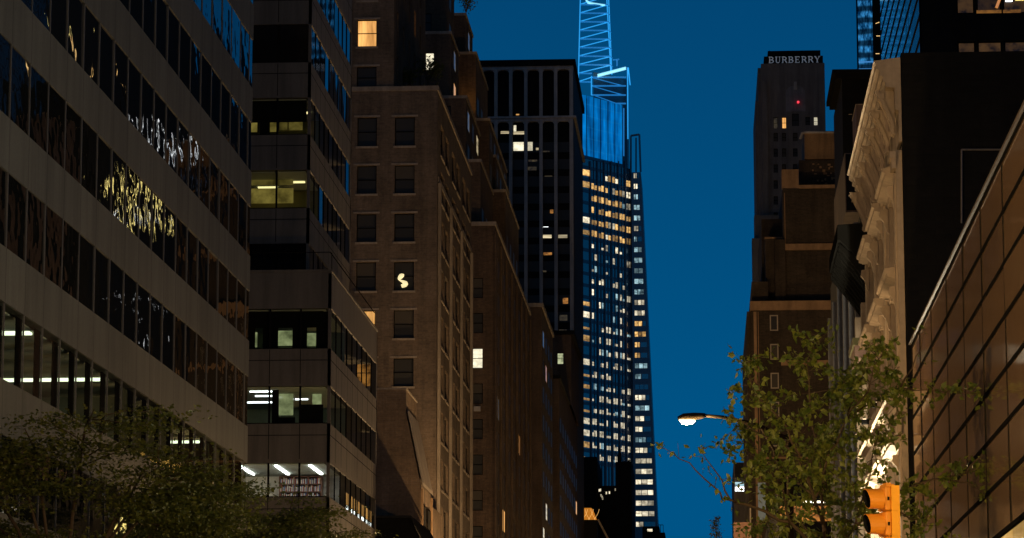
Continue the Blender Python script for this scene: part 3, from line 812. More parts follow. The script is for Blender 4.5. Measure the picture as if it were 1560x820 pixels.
for i, (p0, py, p1, y0) in enumerate(tiers):
    X = xat(p0, y0, py); z1 = zat(py, y0, p0); y1 = min(yat(p1, X, py + 40), 345.5)
    z0 = zD - 1.5
    w_s = grid(y0 + .6, y1 - .3, z1 - 3.4 * int((z1 - z0) / 3.4), z1, 5.0, 3.4, 2.6, 1.9, .5, .8)
    w_f = [(round(X - 2.6, 3), round(X - 1.5, 3), c, d) for (a, b_, c, d) in w_s if abs(a - w_s[0][0]) < .01] if i not in (4, 6) else []
    if i == 6:
        w_f = [(round(xat(648, y0, 86), 3), round(xat(661.5, y0, 86), 3), round(zat(101, y0), 3), round(zat(74, y0), 3))]
    w_s = wall.facade(pl_left(X), y0, y1, z0, z1, w_s, .06); w_f = wall.facade(pl_front(y0), X - 9 - i * .05, X, z0, z1, w_f, .22)
    wall.box(X - 9 - i * .05, X, y0, y1, z0, z1, 'fr')
    cop.box(X - 9, X + .1, y0 - .1, y0 + .25, z1, z1 + .3); cop.box(X - .3, X + .1, y0 + .251, y1, z1, z1 + .3)
    wins.append((i, X, y0, w_s, w_f))
wall.build('wall', M_brickD, t); cop.build('coping', M_coping, t)
pk = pick_mix(.0, 4, blinds=.35)
for k, op in enumerate(fo): window(t, 'front', pl_front(D0), op, .25, M_lwhite if k == 4 else M_pane, M_frame, 'sash', M_blind if k % 3 == 0 and k != 4 else None)
for k in (6, 11, 17):
    op = fo[k]; b = MB(); b.box(op[0] + .2, op[1] - .2, D0 - .35, D0 + .2, op[2] - .75, op[2] - .3); b.build('air_conditioner', M_stoneE, t)
plain_windows(t, 'left', pl_left(XL), so, .06, pick_mix(.04, 12, [M_lwarm, M_lorange, M_dimlit], .08), 95)
for k in range(9):
    b = MB(); y = D0 + .3 + (D1 - .8 - D0) * k / 7.0
    if k < 8: b.box(XL + .003, XL + .16, y - .55, y + .55, 0, zD - .6); b.build('pier', M_brickD, t)
for k in range(7):
    b = MB(); y = D0 + .3 + (D1 - .8 - D0) * (k + .5) / 7.0; b.box(XL - .05, XL + .02, y - .28, y + .28, 0, zD - 1); b.build('mullion', M_brickD, t)
for i, X, y0, w_s, w_f in wins:
    plain_windows(t, 'left', pl_left(X), w_s, .06, pick_mix(.10, 20 + i, [M_lcream, M_lwarm, M_dimlit], .1), 5)
    for op in w_f: window(t, 'front', pl_front(y0), op, .22, M_lwhite if i == 6 else M_pane)
b = MB(); b.box(XL, XL + .04, D0 + 1, D1 - 1, .6, 4.0); b.build('shop_window', M_shop, t)
# a wall lamp behind the parapet washes one terrace wall orange
ty, tX, tz = tiers[4][3], xat(725, 313.5, 83), zat(150, 313.5)
lampt = MB(); lampt.box(tX - 1.0, tX - .7, ty - 1.5, ty - 1.2, tz - 1.0, tz - .7); lo_ = lampt.build('terrace_lamp', glow('terrace lamp', (1, .6, .2), 6), t)
ld = bpy.data.lights.new('terrace_light', 'POINT'); ld.energy = 60; ld.color = (1, .5, .12); ld.shadow_soft_size = .3
lo = bpy.data.objects.new('terrace_light', ld); COL.objects.link(lo); lo.location = (tX - .7, ty - 1.9, tz)
# roof plants
def roof_plant(label, px, py, Y, r_, n, seed, up=1.0):
    p = PY(px, py, Y); nr = np.random.default_rng(seed)
    t = thing('roof_shrub', label, 'shrub', p, 'shrubs on the roof terraces')
    b = MB(); cs = []
    for k in range(7):
        a = nr.uniform(0, 6.28); e = p + Vector((math.cos(a) * r_ * .6, math.sin(a) * r_ * .6, r_ * nr.uniform(.6, 1.6) * up)); b.chain([p, p.lerp(e, .5) + Vector((0, 0, .1)), e], [.05, .03, .01], 4)
        cs.append(np.array(e) + nr.normal(size=(n // 7, 3)) * r_ * .32)
    b.build('stem', M_bark, t); leaf_mesh('foliage', np.concatenate(cs), .28, M_leafL, t)
roof_plant('spiky shrub overhanging the topmost terrace of the brick block', 710, 20, 317.5, 1.0, 260, 2)
roof_plant('dark bushy shrub on the terrace below the bright window', 652, 128, 240.0, 1.1, 420, 4)
roof_plant('small dark shrub at the parapet beside the dark lit windows', 625, 130, 232.0, .7, 200, 6)

# ---------------------------------------------------------------- D2, D3: next blocks along
t = thing('brick_building', 'narrow dark brick building with bluish windows beyond the stepped block', 'building', (-30, 380, 0))
b = MB(); z2 = zat(468, 369, 829)
so = b.facade(pl_left(XL + .1), 369, 396, 0, z2, grid(370, 395.5, 0, z2 - 1, 6.0, 3.5, 3.4, 2.0), .06)
b.box(XL - 14, XL + .1, 369, 396, 0, z2, 'rb'); b.build('wall', M_brickD, t)
plain_windows(t, 'left', pl_left(XL + .1), so, .06, pick_mix(.06, 31, [M_lcream, M_dimlit, M_lorange], .1), 60)
b = MB(); b.box(XL - 14, XL + .3, 368.8, 396.1, z2, z2 + .5); b.build('coping', M_coping, t)
b = MB(); b.box(XL + .1, XL + .14, 370, 395, .6, 4); b.build('shop_window', M_shop, t)
t = thing('brick_building', 'far brick corner building with a small lit penthouse window, before the arched tower', 'building', (-30, 445, 0))
z3 = zat(577, 414, 856); zp = zat(510, 445, 870); Xp = xat(870, 445, 520)
b = MB()
so = b.facade(pl_left(XL + .05), 414, 474, 0, z3, grid(415, 473, 0, z3 - 1, 7.0, 3.6, 4.0, 2.0), .06)
b.box(XL - 14, XL + .05, 414, 474, 0, z3, 'rb')
wf = b.facade(pl_front(445), Xp - 9, Xp, z3, zp, [(round(xat(849, 445, 545), 3), round(xat(858.5, 445, 545), 3), round(zat(553, 445), 3), round(zat(536, 445), 3))], .25)
b.box(Xp - 9, Xp, 445, 473, z3, zp, 'fb'); b.build('wall', M_brickD, t)
plain_windows(t, 'left', pl_left(XL + .05), so, .06, pick_mix(.10, 33, [M_lwarm, M_lorange, M_lcream, M_lorange]), 60)
for op in wf: window(t, 'front', pl_front(445), op, .25, M_lgreen)
b = MB(); b.box(Xp - 9, Xp + .5, 444.5, 473, zp, zp + .6); b.box(XL - 14, XL + .3, 413.7, 444.4, z3, z3 + .5); b.build('coping', M_brickBlack, t)
b = MB(); b.box(XL + .05, XL + .1, 415, 473, .6, 4); b.build('shop_window', M_shop, t)

# ---------------------------------------------------------------- E: arched concrete tower
t = thing('office_tower', 'flat topped dark concrete tower with tall arched recesses between grey piers', 'building', (-32, 495, 0))
E0 = 480.0; XE = xat(873, E0, 100); E1 = yat(887, XE, 170)
zE = zat(88, E0); xa = xat(700, E0, 100)
piers = [xat(p, E0, 150) for p in (711, 733, 755.5, 778, 801, 824, 846.5)]
b = MB(); b.box(xa, XE, E0 + 1.0, E1, 0, zE - .5); b.build('wall', M_brickBlack, t)
b = MB()
for x in piers: b = MB(); b.box(x - .27, x + .27, E0 - .05, E0 + .7, 0, zE - 1.2); b.build('pier', M_stoneE, t)
b = MB(); b.box(XE - .62, XE - .02, E0 - .05, E0 + .95, 0, zE - 1.2); b.build('pier', M_stoneE, t)
b = MB(); b.box(XE + .003, XE + .06, E0 + .99, E1, 0, zat(177, E0)); b.box(XE + .003, XE + .05, E0 + .99, E1, zat(172, E0), zE - 1.2); b.build('side_wall', stone('dark side concrete', (.07, .065, .06)), t)
def arch_row(ztop, rise):
    b = MB(); xs_ = piers + [XE - .32]
    for k in range(len(xs_) - 1):
        x0, x1 = xs_[k] + .271, xs_[k + 1] - .271
        pts = [(x0, ztop - rise)] + [(x0 + (x1 - x0) * q / 10, ztop - rise * (1 - math.sqrt(max(0, 1 - ((q - 5) / 5.0) ** 2))) - .02) for q in range(11)] + [(x1, ztop - rise)]
        for q in range(10):
            a_, c_ = pts[q + 1], pts[q + 2]
            b.face((a_[0], E0 + .2, a_[1]), (c_[0], E0 + .2, c_[1]), (c_[0], E0 + .2, ztop), (a_[0], E0 + .2, ztop))
    return b
b = arch_row(zat(102, E0), .5); b.v += []; b.box(xa, XE + .03, E0 - .02, E1 + .02, zat(102, E0), zat(97, E0)); b.build('upper_arch', M_stoneE, t)
b = MB(); b.box(xa, XE + .4, E0 - .5, E1 + .3, zat(97, E0), zE); b.build('parapet', M_brickBlack, t)
b = arch_row(zat(181, E0), .5); b.box(xa, XE - .05, E0 - .02, E0 + .9, zat(181, E0), zat(173.5, E0)); b.build('lower_arch', M_stoneE, t)
b = MB(); b.box(xa, XE + .5, E0 - .4, E1 + .3, zat(177, E0), zat(174, E0)); b.build('string_course', M_stoneE, t)
xs_ = piers + [XE - .35]
ez = [zat(y, E0) for y in range(203, 700, 26)]
for z in ez:
    b = MB(); b.box(xa, XE - .64, E0 + .75, E0 + .995, z - .9, z); b.build('spandrel', M_dark, t)
r = random.Random(3)
for z in ez[:14]:
    for k in range(1, len(xs_) - 1): 
        place('window', wmesh('flat', xs_[k + 1] - xs_[k] - .56, 1.7, M_pane), t, ((xs_[k] + xs_[k + 1]) / 2, E0 + .9, z - 2.65), 0)
for px, py, w, h, m in ((770, 196, 16, 4, M_lcream), (790, 197, 17, 5, M_lcream), (784, 190, 4, 10, M_lwhite), (789.5, 217, 16, 15, M_lwhite), (807, 217, 8, 15, M_lwhite), (818, 222, 4, 4, M_lcream),
        (811, 240, 14, 3, M_dimlit), (830, 226, 14, 2, M_dimlit), (840, 318, 5, 6, M_lorange), (831, 341, 8, 1.5, M_lcold), (833, 360, 14, 13, M_lcream), (857, 360, 14, 13, M_lcream), (834, 386, 13, 11, M_lorange),
        (829, 411, 6, 6, M_dimlit), (853, 413, 3, 3, glow('red lamp', (1, .06, .02), 1.2)), (861, 455, 8, 9, M_lorange), (858, 481, 12, 9, M_dimlit), (857, 503, 12, 8, M_dimlit), (788, 169, 5, 2, M_lwarm), (857, 530, 10, 6, M_dimlit), (810, 252, 14, 6, M_dimlit), (835, 262, 12, 5, M_dimlit)):
    place('lit_window', wmesh('flat', w * E0 / F_PX, h * E0 / F_PX, m), t, (xat(px, E0, py), E0 + .86, zat(py + h / 2, E0)), 0)

# ---------------------------------------------------------------- F: tapering glass skyscraper with blue crown
t = thing('glass_skyscraper', 'tapering glass skyscraper with a blue lit crown and open truss spire', 'skyscraper', (-30, 1110, 0), None)
YF = 1100.0
p1 = PY(962, 500, YF); ang = R(36.6)
dirF = Vector((math.sin(ang), math.cos(ang), 0)); nF = Vector((-math.cos(ang) * -1, math.sin(ang) * -1, 0))
nF = Vector((math.cos(ang), -math.sin(ang), 0))
if nF.y > 0: nF = -nF
p1 = Vector((p1.x, p1.y, 0))
def PF(px, py, off=0.0):
    d = ray(px, py); q = p1 + nF * off
    return EYE + d * ((q - EYE).dot(nF) / d.dot(nF))
zc0 = PF(884, 236).z; zc1 = PF(884, 145).z
ztopF = PF(960, 250).z
pl0 = PF(862, 300); pl0 = Vector((pl0.x, pl0.y, 0))
M_glassF = mirror_glass('blue tower glass', (0.34, 0.33, 0.32), 0.2, 1.6, 0.0, 1.0, metal=.82)
M_spF = plain('dark tower spandrel', (0.16, 0.18, 0.20), 0.45, .6)
body = MB()
poly = [(pl0.x, pl0.y), (p1.x, p1.y), (p1.x, p1.y + 30), (pl0.x, pl0.y + 60)]
body.prism(poly, 0, PF(920, 248).z, poly); body.build('glass_wall', M_glassF, t)
# spandrel bands and mullions on the oblique face
rows_y = [262 + 18.0 * k for k in range(25)]
for k in range(26):
    z_ = PF(886, 254 + 18 * k).z - .2
    a, c = p1 - dirF * 40, p1
    for (q0, q1, e) in ((a, c, .12),):
        sp = MB(); sp.face((q0.x + nF.x * e, q0.y + nF.y * e, z_ - .3), (q1.x + nF.x * e, q1.y + nF.y * e, z_ - .3), (q1.x + nF.x * e, q1.y + nF.y * e, z_ + .95), (q0.x + nF.x * e, q0.y + nF.y * e, z_ + .95)); sp.build('spandrel', M_spF, t)
mu = MB()
bays = [(885, 898), (901, 909), (911.7, 919.5), (922.3, 930.3), (933, 941), (943.8, 951.4), (954.3, 960.2)]
edges = [899.5, 910.4, 921, 931.6, 942.4, 952.8, 961.3]
for px in edges:
    q = PF(px, 450); 
    for w0 in (0,):
        a, c = Vector((q.x, q.y, 0)) - dirF * .33, Vector((q.x, q.y, 0)) + dirF * .33
        mu = MB(); mu.prism([(a.x, a.y), (c.x, c.y), (c.x + nF.x * .45, c.y + nF.y * .45), (a.x + nF.x * .45, a.y + nF.y * .45)], 0, PF(px, 246).z); mu.build('mullion', M_spF, t)
for (b0, b1) in bays[1:]:
    q = PF((b0 + b1) / 2, 450); a, c = Vector((q.x, q.y, 0)) - dirF * .12, Vector((q.x, q.y, 0)) + dirF * .12
    mu = MB(); mu.prism([(a.x, a.y), (c.x, c.y), (c.x + nF.x * .25, c.y + nF.y * .25), (a.x + nF.x * .25, a.y + nF.y * .25)], 0, PF(920, 248).z); mu.build('mullion', M_spF, t)
# lit windows
M_tw = lit('tower warm window', (1.0, .48, .09), (1.0, .66, .26), 1.15, 'tower', .25)
M_tp = lit('tower pale window', (1.0, .80, .46), (1.0, .93, .74), 1.3, 'tower', .2)
M_tc = lit('tower cool window', (.40, .80, .92), (.7, .95, 1.0), .7, 'tower', .15)
dens = [.82, .97, .97, .95, .98, .98, .5, .46, .4, .36, .52, .46, .46, .6, .5, .62, .66, .48, .8, .8, .85, .95, .97, .97, .75]
r = random.Random(11); lw = []
for k, yy in enumerate(rows_y):
    for bi, (b0, b1) in enumerate(bays):
        halves = [(b0, b1)] if bi in (0, 6) else [(b0, (b0 + b1) / 2 - .45), ((b0 + b1) / 2 + .45, b1)]
        if k == 0 and bi in (1, 2): continue
        for (a, c) in halves:
            if r.random() > dens[k]: continue
            dy = (a - 886) * (.257 - .137 * min(1, k / 24)) 
            m = M_tw if (k < 6 and r.random() < .7) or (bi == 0 and r.random() < .6) else (M_tp if r.random() < .85 else M_tc)
            y0 = yy + dy - 4.6 + r.choice((0, 0, 3.0, 5.5) if k > 5 else (0, 0, 2.0)); y1 = yy + dy + 4.2
            lw.append((a, c, y0, y1, m))
def tower_quads(lst, off, name):
    b = {}
    for i, (a, c, y0, y1, m) in enumerate(lst):
        mb = MB(); q = [PF(a, y1, off), PF(c, y1 + (c - a) * .2, off), PF(c, y0 + (c - a) * .2, off), PF(a, y0, off)]
        if i < 95: mb.face(*q); mb.build(name, m, t)
        else: b.setdefault(m.name, (m, MB()))[1].face(*q)
    for nm, (m, mb) in b.items(): o = mb.build(name, m, t); o['kind'] = 'stuff'
tower_quads(lw, .16, 'lit_window')
# right strip, tapering
def XRs(z):   # right edge of the frontal strip at height z
    pa, pb = PY(1003, 820, YF), PY(975, 235, YF)
    return pa.x + (pb.x - pa.x) * (z - pa.z) / (pb.z - pa.z)
x0s = p1.x + .35
zt_ = zat(262, YF)
st = MB()
zb = 0
i0 = len(st.v)
st.v += [(x0s, YF - 1, 0), (XRs(0), YF - 1, 0), (XRs(zt_), YF - 1, zt_), (x0s, YF - 1, zt_), (x0s, YF + 30, 0), (XRs(0), YF + 30, 0), (XRs(zt_), YF + 30, zt_), (x0s, YF + 30, zt_)]
st.f += [(0, 1, 2, 3), (4, 7, 6, 5), (0, 4, 5, 1), (1, 5, 6, 2), (2, 6, 7, 3), (3, 7, 4, 0)]
st.build('side_wall', M_spF, t)
cols = {}
r = random.Random(5)
seq = 'ppcccpccccccppwwwwccdpcppcppppppppp'
for k in range(34):
    y0 = 268 + 16.1 * k; z1, z0 = zat(y0 - 4.2, YF), zat(y0 + 3.0, YF)
    xl, xr = x0s + .9, XRs(z0) - .9
    m = {'p': M_tp, 'c': M_tc, 'w': M_tw, 'd': M_glassF}[seq[k]]
    xr2 = xr if r.random() < .6 else xl + (xr - xl) * r.uniform(.4, .8)
    npn = 3 if xr2 - xl > 3.5 else 2
    for q in range(npn):
        a_, c_ = xl + (xr2 - xl) * q / npn, xl + (xr2 - xl) * (q + 1) / npn - .22; b = MB(); b.face((a_, YF - 1.05, z0), (c_, YF - 1.05, z0), (c_, YF - 1.05, z1), (a_, YF - 1.05, z1)); b.build('side_window', m, t)
    if xr2 < xr - .3:
        b = MB(); b.face((xr2 + .2, YF - 1.05, z0), (xr, YF - 1.05, z0), (xr, YF - 1.05, z1), (xr2 + .2, YF - 1.05, z1)); b.build('side_window', M_glassF, t)
    pass
b = MB()
fr = [(960.5, 207), (974, 205), (976, 262)]
P3 = [PY(px, py, YF - .5) for px, py in ((961, 262), (961, 207), (974, 205), (976, 262))]
for a, c in zip(P3[:-1], P3[1:]): b.tube(a, c, .38)
b.tube(PY(969, 262, YF + 6), PY(969, 210, YF + 6), .3); b.build('roof_frame', M_spF, t)
# crown
m_, N, L, P = newmat('blue lit crown glass')
tc = N.new('ShaderNodeTexCoord'); sp_ = N.new('ShaderNodeMapping'); sp_.inputs['Scale'].default_value = (.5, .5, .05); L.new(tc.outputs['Object'], sp_.inputs[0])
n1 = noise(N, L, sp_.outputs[0], 1.0, 3); n2 = noise(N, L, tc.outputs['Object'], .12, 2)
wv = N.new('ShaderNodeTexWave'); wv.bands_direction = 'Z'; wv.inputs['Scale'].default_value = .075; wv.inputs['Distortion'].default_value = .6; L.new(tc.outputs['Object'], wv.inputs[0])
cc = mixc(N, L, ramp(N, L, n1, [(.3, 0.0), (.75, 1.0)]), (0.0, .035, .14), (0.0, .20, .62)); cc = mixc(N, L, .7, cc, ramp(N, L, n2, [(.3, .35), (.7, 1.0)]), 'MULTIPLY')
cc = mixc(N, L, ramp(N, L, wv.outputs['Fac'], [(.97, 0.0), (1.0, .04)]), cc, (.05, .5, 1.0))
L.new(cc, P.inputs['Emission Color']); P.inputs['Emission Strength'].default_value = 1.5; P.inputs['Base Color'].default_value = (.02, .05, .1, 1)
M_crown = m_
ce = [878, 893.5, 904.5, 914.8, 926.2, 936.6, 948.5]
cr_back = MB()
for k in range(6):
    a, c = ce[k] + .7, ce[k + 1] - .6
    ya, yc = 143 + max(0, a - 884) * .27 + .0, 143 + max(0, c - 884) * .27
    b = MB(); b.face(PF(a, 235 + (a - 884) * .235, .3), PF(c, 235 + (c - 884) * .235, .3), PF(c, yc, .3), PF(a, ya, .3)); b.build('crown_panel', M_crown, t)
q0, q1 = PF(872, 240), PF(956, 245)
cr_back.prism([(q0.x, q0.y), (q1.x, q1.y), (q1.x, q1.y + 25), (q0.x, q0.y + 40)], PF(920, 249).z, PF(950, 165).z); cr_back.build('crown_core', M_spF, t)
M_led = glow('cyan lit truss', (.02, .40, 1.0), .80); M_led2 = glow('blue lit truss', (.01, .22, .66), .55); M_led3 = glow('bright truss light', (.30, .80, 1.0), 1.1)
def truss(name, segs, mat, rad):
    b = MB()
    for p, q in segs: b.tube(p, q, rad, n=5)
    b.build(name, mat, t)
def Lx(y): return 884 + (880.5 - 884) * y / 145.0
def Rx(y): return 924.5 + (930.5 - 924.5) * y / 110.0
yf = lambda k: -19 + 13.1 * k
hs, dg_, bk_ = [], [], []
for k in range(0, 12):
    y = yf(k); ye = y
    xr_ = Rx(y) if y < 100 else 901
    hs.append((PF(Lx(y), ye, -2), PF(xr_, y, -2)))
    if k < 11: dg_.append((PF(Lx(y + 13.1), y + 13.1 - .5, -2), PF(xr_ if y + 13 < 112 else 901, y + .8 if y < 100 else y + 6, -2)))
    if y < 105: bk_.append((PF(Rx(y), y, -2), PF(Rx(y) + 3.6, y + 3, -14)))
truss('truss_beam', hs, M_led2, .30)
truss('truss_diagonal', dg_, M_led, .20)
truss('truss_side_beam', bk_, M_led2, .2)
truss('truss_post', [(PF(Lx(-20), -20, -2), PF(Lx(145), 145, -2)), (PF(Rx(-20), -20, -2), PF(Rx(112), 112, -2)), (PF(Rx(-20) + 3, -20, -14), PF(Rx(112) + 1.5, 114, -14))], M_led, .22)
truss('truss_light', [(PF(895, 4, -2), PF(921, 8, -2)), (PF(893, 1, -2), PF(900, 6, -2))], M_led3, .36)
truss('lower_truss_beam', [(PF(902, y, 0), PF(953, y, 0)) for y in (118, 131, 145)] + [(PF(953, 158, 0), PF(938, 158, 0))], M_led2, .32)
truss('lower_truss_diagonal', [(PF(904, 119, 0), PF(950, 131, 0)), (PF(904, 132, 0), PF(950, 145, 0)), (PF(904, 145, 0), PF(945, 160, 0))], M_led2, .2)
truss('lower_truss_post', [(PF(901, 116, 0), PF(901, 145, 0)), (PF(956, 103, 0), PF(956.5, 212, 0)), (PF(957, 103, 0), PF(960, 130, 0))], M_led, .24)
truss('roof_light', [(PF(911, 114, .5), PF(953, 103, .5)), (PF(911, 116.5, .5), PF(953, 105.5, .5))], M_led3, .3)
truss('upper_core', [(PF(950, 165, 0), PF(950, 238, 0)), ], M_led2, .3)
b = MB(); q0, q1 = PF(903, 130), PF(954.5, 130)
b.prism([(q0.x, q0.y + 6), (q1.x, q1.y + 3), (q1.x, q1.y + 20), (q0.x, q0.y + 30)], PF(950, 165).z, PF(953, 118).z); b.build('lower_truss_core', M_spF, t)
# crane arm on the roof
truss('roof_crane', [(PF(940, 101, -4), PF(940, 92, -4)), (PF(934, 91.5, -4), PF(943, 90.5, -4))], M_led2, .25)

# ---------------------------------------------------------------- low dark buildings under the tower
t = thing('church_tower', 'black silhouetted church with a pinnacle in front of the glass skyscraper', 'church', (-22, 620, 0))
CH = 620.0
b = MB()
for (p0, p1_, py, y0, y1) in ((880, 910, 697, 0, 30), (910, 938, 738, 2, 30), (938, 962, 702, 1, 30), (940, 946, 690, 3, 8), (884, 908, 692, 4, 20)):
    b.box(xat(p0, CH, 750), xat(p1_, CH, 750), CH + y0, CH + y1, 0, zat(py, CH))
b.build('wall', M_brickBlack, t)
b = MB()
for px, py, h in ((943, 690, 16), (957, 702, 7), (888, 697, 6), (905, 697, 5), (950, 702, 5)):
    x, z, h_ = xat(px, CH, py), zat(py, CH), h * CH / F_PX
    b.chain([(x, CH + 5, z), (x, CH + 5, z + h_ * .45), (x, CH + 5, z + h_)], [.38, .28, .02], 6)
    b.box(x - .45, x + .45, CH + 4.8, CH + 5.2, z + h_ * .55, z + h_ * .62)
b.build('pinnacle', M_brickBlack, t)
r = random.Random(8)
for k in range(9):
    px, py = r.uniform(912, 937), r.uniform(742, 760)
    place('lit_window', wmesh('flat', .25, .5, M_tp), t, (xat(px, CH, py), CH + 1.9, zat(py, CH)), 0)
t = thing('arched_canopy', 'glowing amber barrel vaulted rooftop pavilion at the foot of the brick row', 'pavilion', (-19, 520, 0))
CN = 520.0
xa_, xb_ = xat(878, CN, 780), xat(909.5, CN, 780); zc_, zt2 = zat(791, CN), zat(773, CN)
b = MB(); b.box(xa_, xb_, CN, CN + 6, 0, zc_ - .003); b.build('wall', M_brickBlack, t)
m_, N, L, P = newmat('amber lit vault')
tc = N.new('ShaderNodeTexCoord'); n1 = noise(N, L, tc.outputs['Object'], .5, 2)
L.new(mixc(N, L, n1, (1.0, .22, .01), (1.0, .42, .04)), P.inputs['Emission Color']); P.inputs['Emission Strength'].default_value = .42; P.inputs['Base Color'].default_value = (.3, .15, .04, 1)
b = MB(); b.extrude_y([(xa_, zc_), (xb_, zc_)] + [(xb_ - .15 - (xb_ - xa_) * .25 * q / 6, zc_ + (zt2 - zc_) * math.sin(q / 6 * math.pi / 2)) for q in range(1, 7)] + [(xa_, zt2)], CN, CN + 5.5); vo = b.build('vault', m_, t)
b = MB()
for k in range(4):
    cx_ = xa_ + (xb_ - xa_) * (.05 + .28 * k)
    pts = [(cx_ - .1 + .9 * math.sin(q / 6), CN - .06, zc_ + (zt2 - zc_) * q / 9) for q in range(9)]; b.chain(pts, [.035] * 9, 4)
    pts = [(cx_ + .1 - .8 * math.sin(q / 6), CN - .06, zc_ + (zt2 - zc_) * q / 9) for q in range(9)]; b.chain(pts, [.035] * 9, 4)
b.build('rib', glow('vault rib', (1.0, .55, .15), .8), t)
b = MB(); b.extrude_y([(xb_ + .02, zc_), (xb_ + .3, zc_ + .1), (xat(929, CN, 822), zat(822, CN)), (xat(929, CN, 822) - .4, zat(822, CN))], CN - .2, CN + .2); b.build('slanted_rail', M_coping, t)
t = thing('low_building', 'small dark flat roofed building with a roof rail at the end of the avenue', 'building', (-9, 700, 0))
b = MB(); b.box(xat(982, 700, 815), xat(1013, 700, 815), 700, 720, 0, zat(811, 700)); b.box(xat(978, 700, 815), xat(1004, 700, 815), 705, 720, 0, zat(799, 700)); b.build('wall', M_brickBlack, t)
b = MB()
for px in (1003, 1006, 1010): b.box(xat(px, 700, 805), xat(px, 700, 805) + .12, 700, 700.1, zat(811, 700), zat(800, 700))
b.box(xat(1003, 700, 805), xat(1010.5, 700, 805), 700, 700.1, zat(800, 700), zat(799, 700)); b.build('roof_rail', M_dark, t)
place('lit_window', wmesh('flat', 1.2, .6, M_tp), t, (xat(990, 704.9, 805), 704.9, zat(807, 700)), 0)

# ================================================================ RIGHT SIDE
# ---------------------------------------------------------------- G: tower with the sign
t = thing('stone_tower', 'dark stone tower with a lettered sign under its roof and a red lamp', 'building', (15, 430, 0))
G0 = 420.0
gx0, gx1 = xat(1160, G0, 150), xat(1257, G0, 150)
zG = zat(98.5, G0)
def gop(px0, px1, y0, y1): return (round(xat(px0, G0, y0), 3), round(xat(px1, G0, y0), 3), round(zat(y1, G0), 3), round(zat(y0, G0), 3))
ops = [gop(1178, 1185, 180, 197), gop(1191, 1198, 180, 197), gop(1206.5, 1217, 175, 194), gop(1227, 1234, 180, 193), gop(1239.5, 1246, 180, 193)]
for y in (204, 227.5, 251.5, 276, 300, 325, 350, 375, 400, 425): ops += [gop(1178.5, 1185, y, y + 13), gop(1191.5, 1197.5, y, y + 13), gop(1208, 1215, y, y + 13), gop(1227, 1233, y, y + 13), gop(1240, 1246, y, y + 13)]
ops += [gop(1199, 1206, 149, 161)]
w = MB(); ops = w.facade(pl_front(G0), gx0, gx1, 0, zG, ops, .4); w.box(gx0, gx1, G0, G0 + 30, 0, zG, 'fb')
w.box(gx0 - .42, gx0 - .003, G0 + 2, G0 + 26, 0, zat(100, G0)); w.box(gx0 - .8, gx0 - .423, G0 + 4, G0 + 24, 0, zat(146, G0))
w.box(gx0 - 1.3, gx1 - 3, G0 - 3.0, G0 - .003, 0, zat(335, G0)); w.box(gx0 - 1.7, gx1 - 3, G0 - 6, G0 - 3.003, 0, zat(375, G0))
w.build('wall', M_stoneG, t)
pk = pick_mix(0, 6, blinds=.5)
for i, op in enumerate(ops):
    m = M_lcream if i == 0 else M_lorange if i == 0 else M_lwarm if i == 1 else M_lwhite if i == 4 else pk(op)
    if i == 0: m = M_dimlit
    if i == 6 or i == 5: m = M_blind
    window(t, 'front', pl_front(G0), op, .4, m)
b = MB(); b.box(xat(1164, G0, 92), xat(1254, G0, 92), G0 + .6, G0 + 24, zG + .003, zat(86, G0)); b.build('sign_band', M_brickBlack, t)
b = MB(); b.box(xat(1170, G0, 80), xat(1250.5, G0, 80), G0 + 1.5, G0 + 22, zat(86, G0) + .003, zat(75.5, G0)); b.box(xat(1173, G0, 70), xat(1173, G0, 70) + .08, G0 + 5, G0 + 5.08, zat(76, G0), zat(66, G0)); b.build('roof_block', M_brickBlack, t)
b = MB()   # arched niche
nx, nw = xat(1212, G0, 150), 15 * G0 / F_PX
zn0, zn1 = zat(172, G0), zat(143, G0)
pts = [(nx - nw, zn0), (nx + nw, zn0)] + [(nx + nw * math.cos(a), zn1 + nw * .75 * math.sin(a)) for a in [math.pi * q / 12 for q in range(13)]]
for (s0, y_) in ((1.0, .05), (.82, .10)):
    pp = [(nx + (x - nx) * s0, zn0 + (z - zn0) * s0) for x, z in pts]; b.extrude_y(pp, G0 - y_, G0 - .003)
nio = b.build('niche', stone('pale grey panel', (.23, .22, .23)), t)
b = MB(); b.extrude_y([(nx - .25, zat(139, G0)), (nx + .25, zat(139, G0)), (nx + .2, zat(127, G0)), (nx - .2, zat(127, G0))], G0 - .25, G0 - .12); b.build('keystone', M_stoneE, t)
b = MB()
for k in range(2): b.box(gx0 + (gx1 - gx0) * (.05 + .9 * k) - .4, gx0 + (gx1 - gx0) * (.05 + .9 * k) + .4, G0 - .3, G0 - .003, 0, zat(125, G0))
for p in (1201, 1222): b.box(xat(p, G0, 220) - .12, xat(p, G0, 220) + .12, G0 - .15, G0 - .003, 0, zat(176, G0))
b.build('buttress', M_stoneG, t)
b = MB(); c = PY(1216, 155.5, G0 - .5); b.chain([c + Vector((0, .3, 0)), c + Vector((0, 0, 0)), c - Vector((0, .12, 0))], [.16, .18, .08], 10); b.build('red_lamp', glow('red warning lamp', (1.0, .03, .06), 1.2), t)
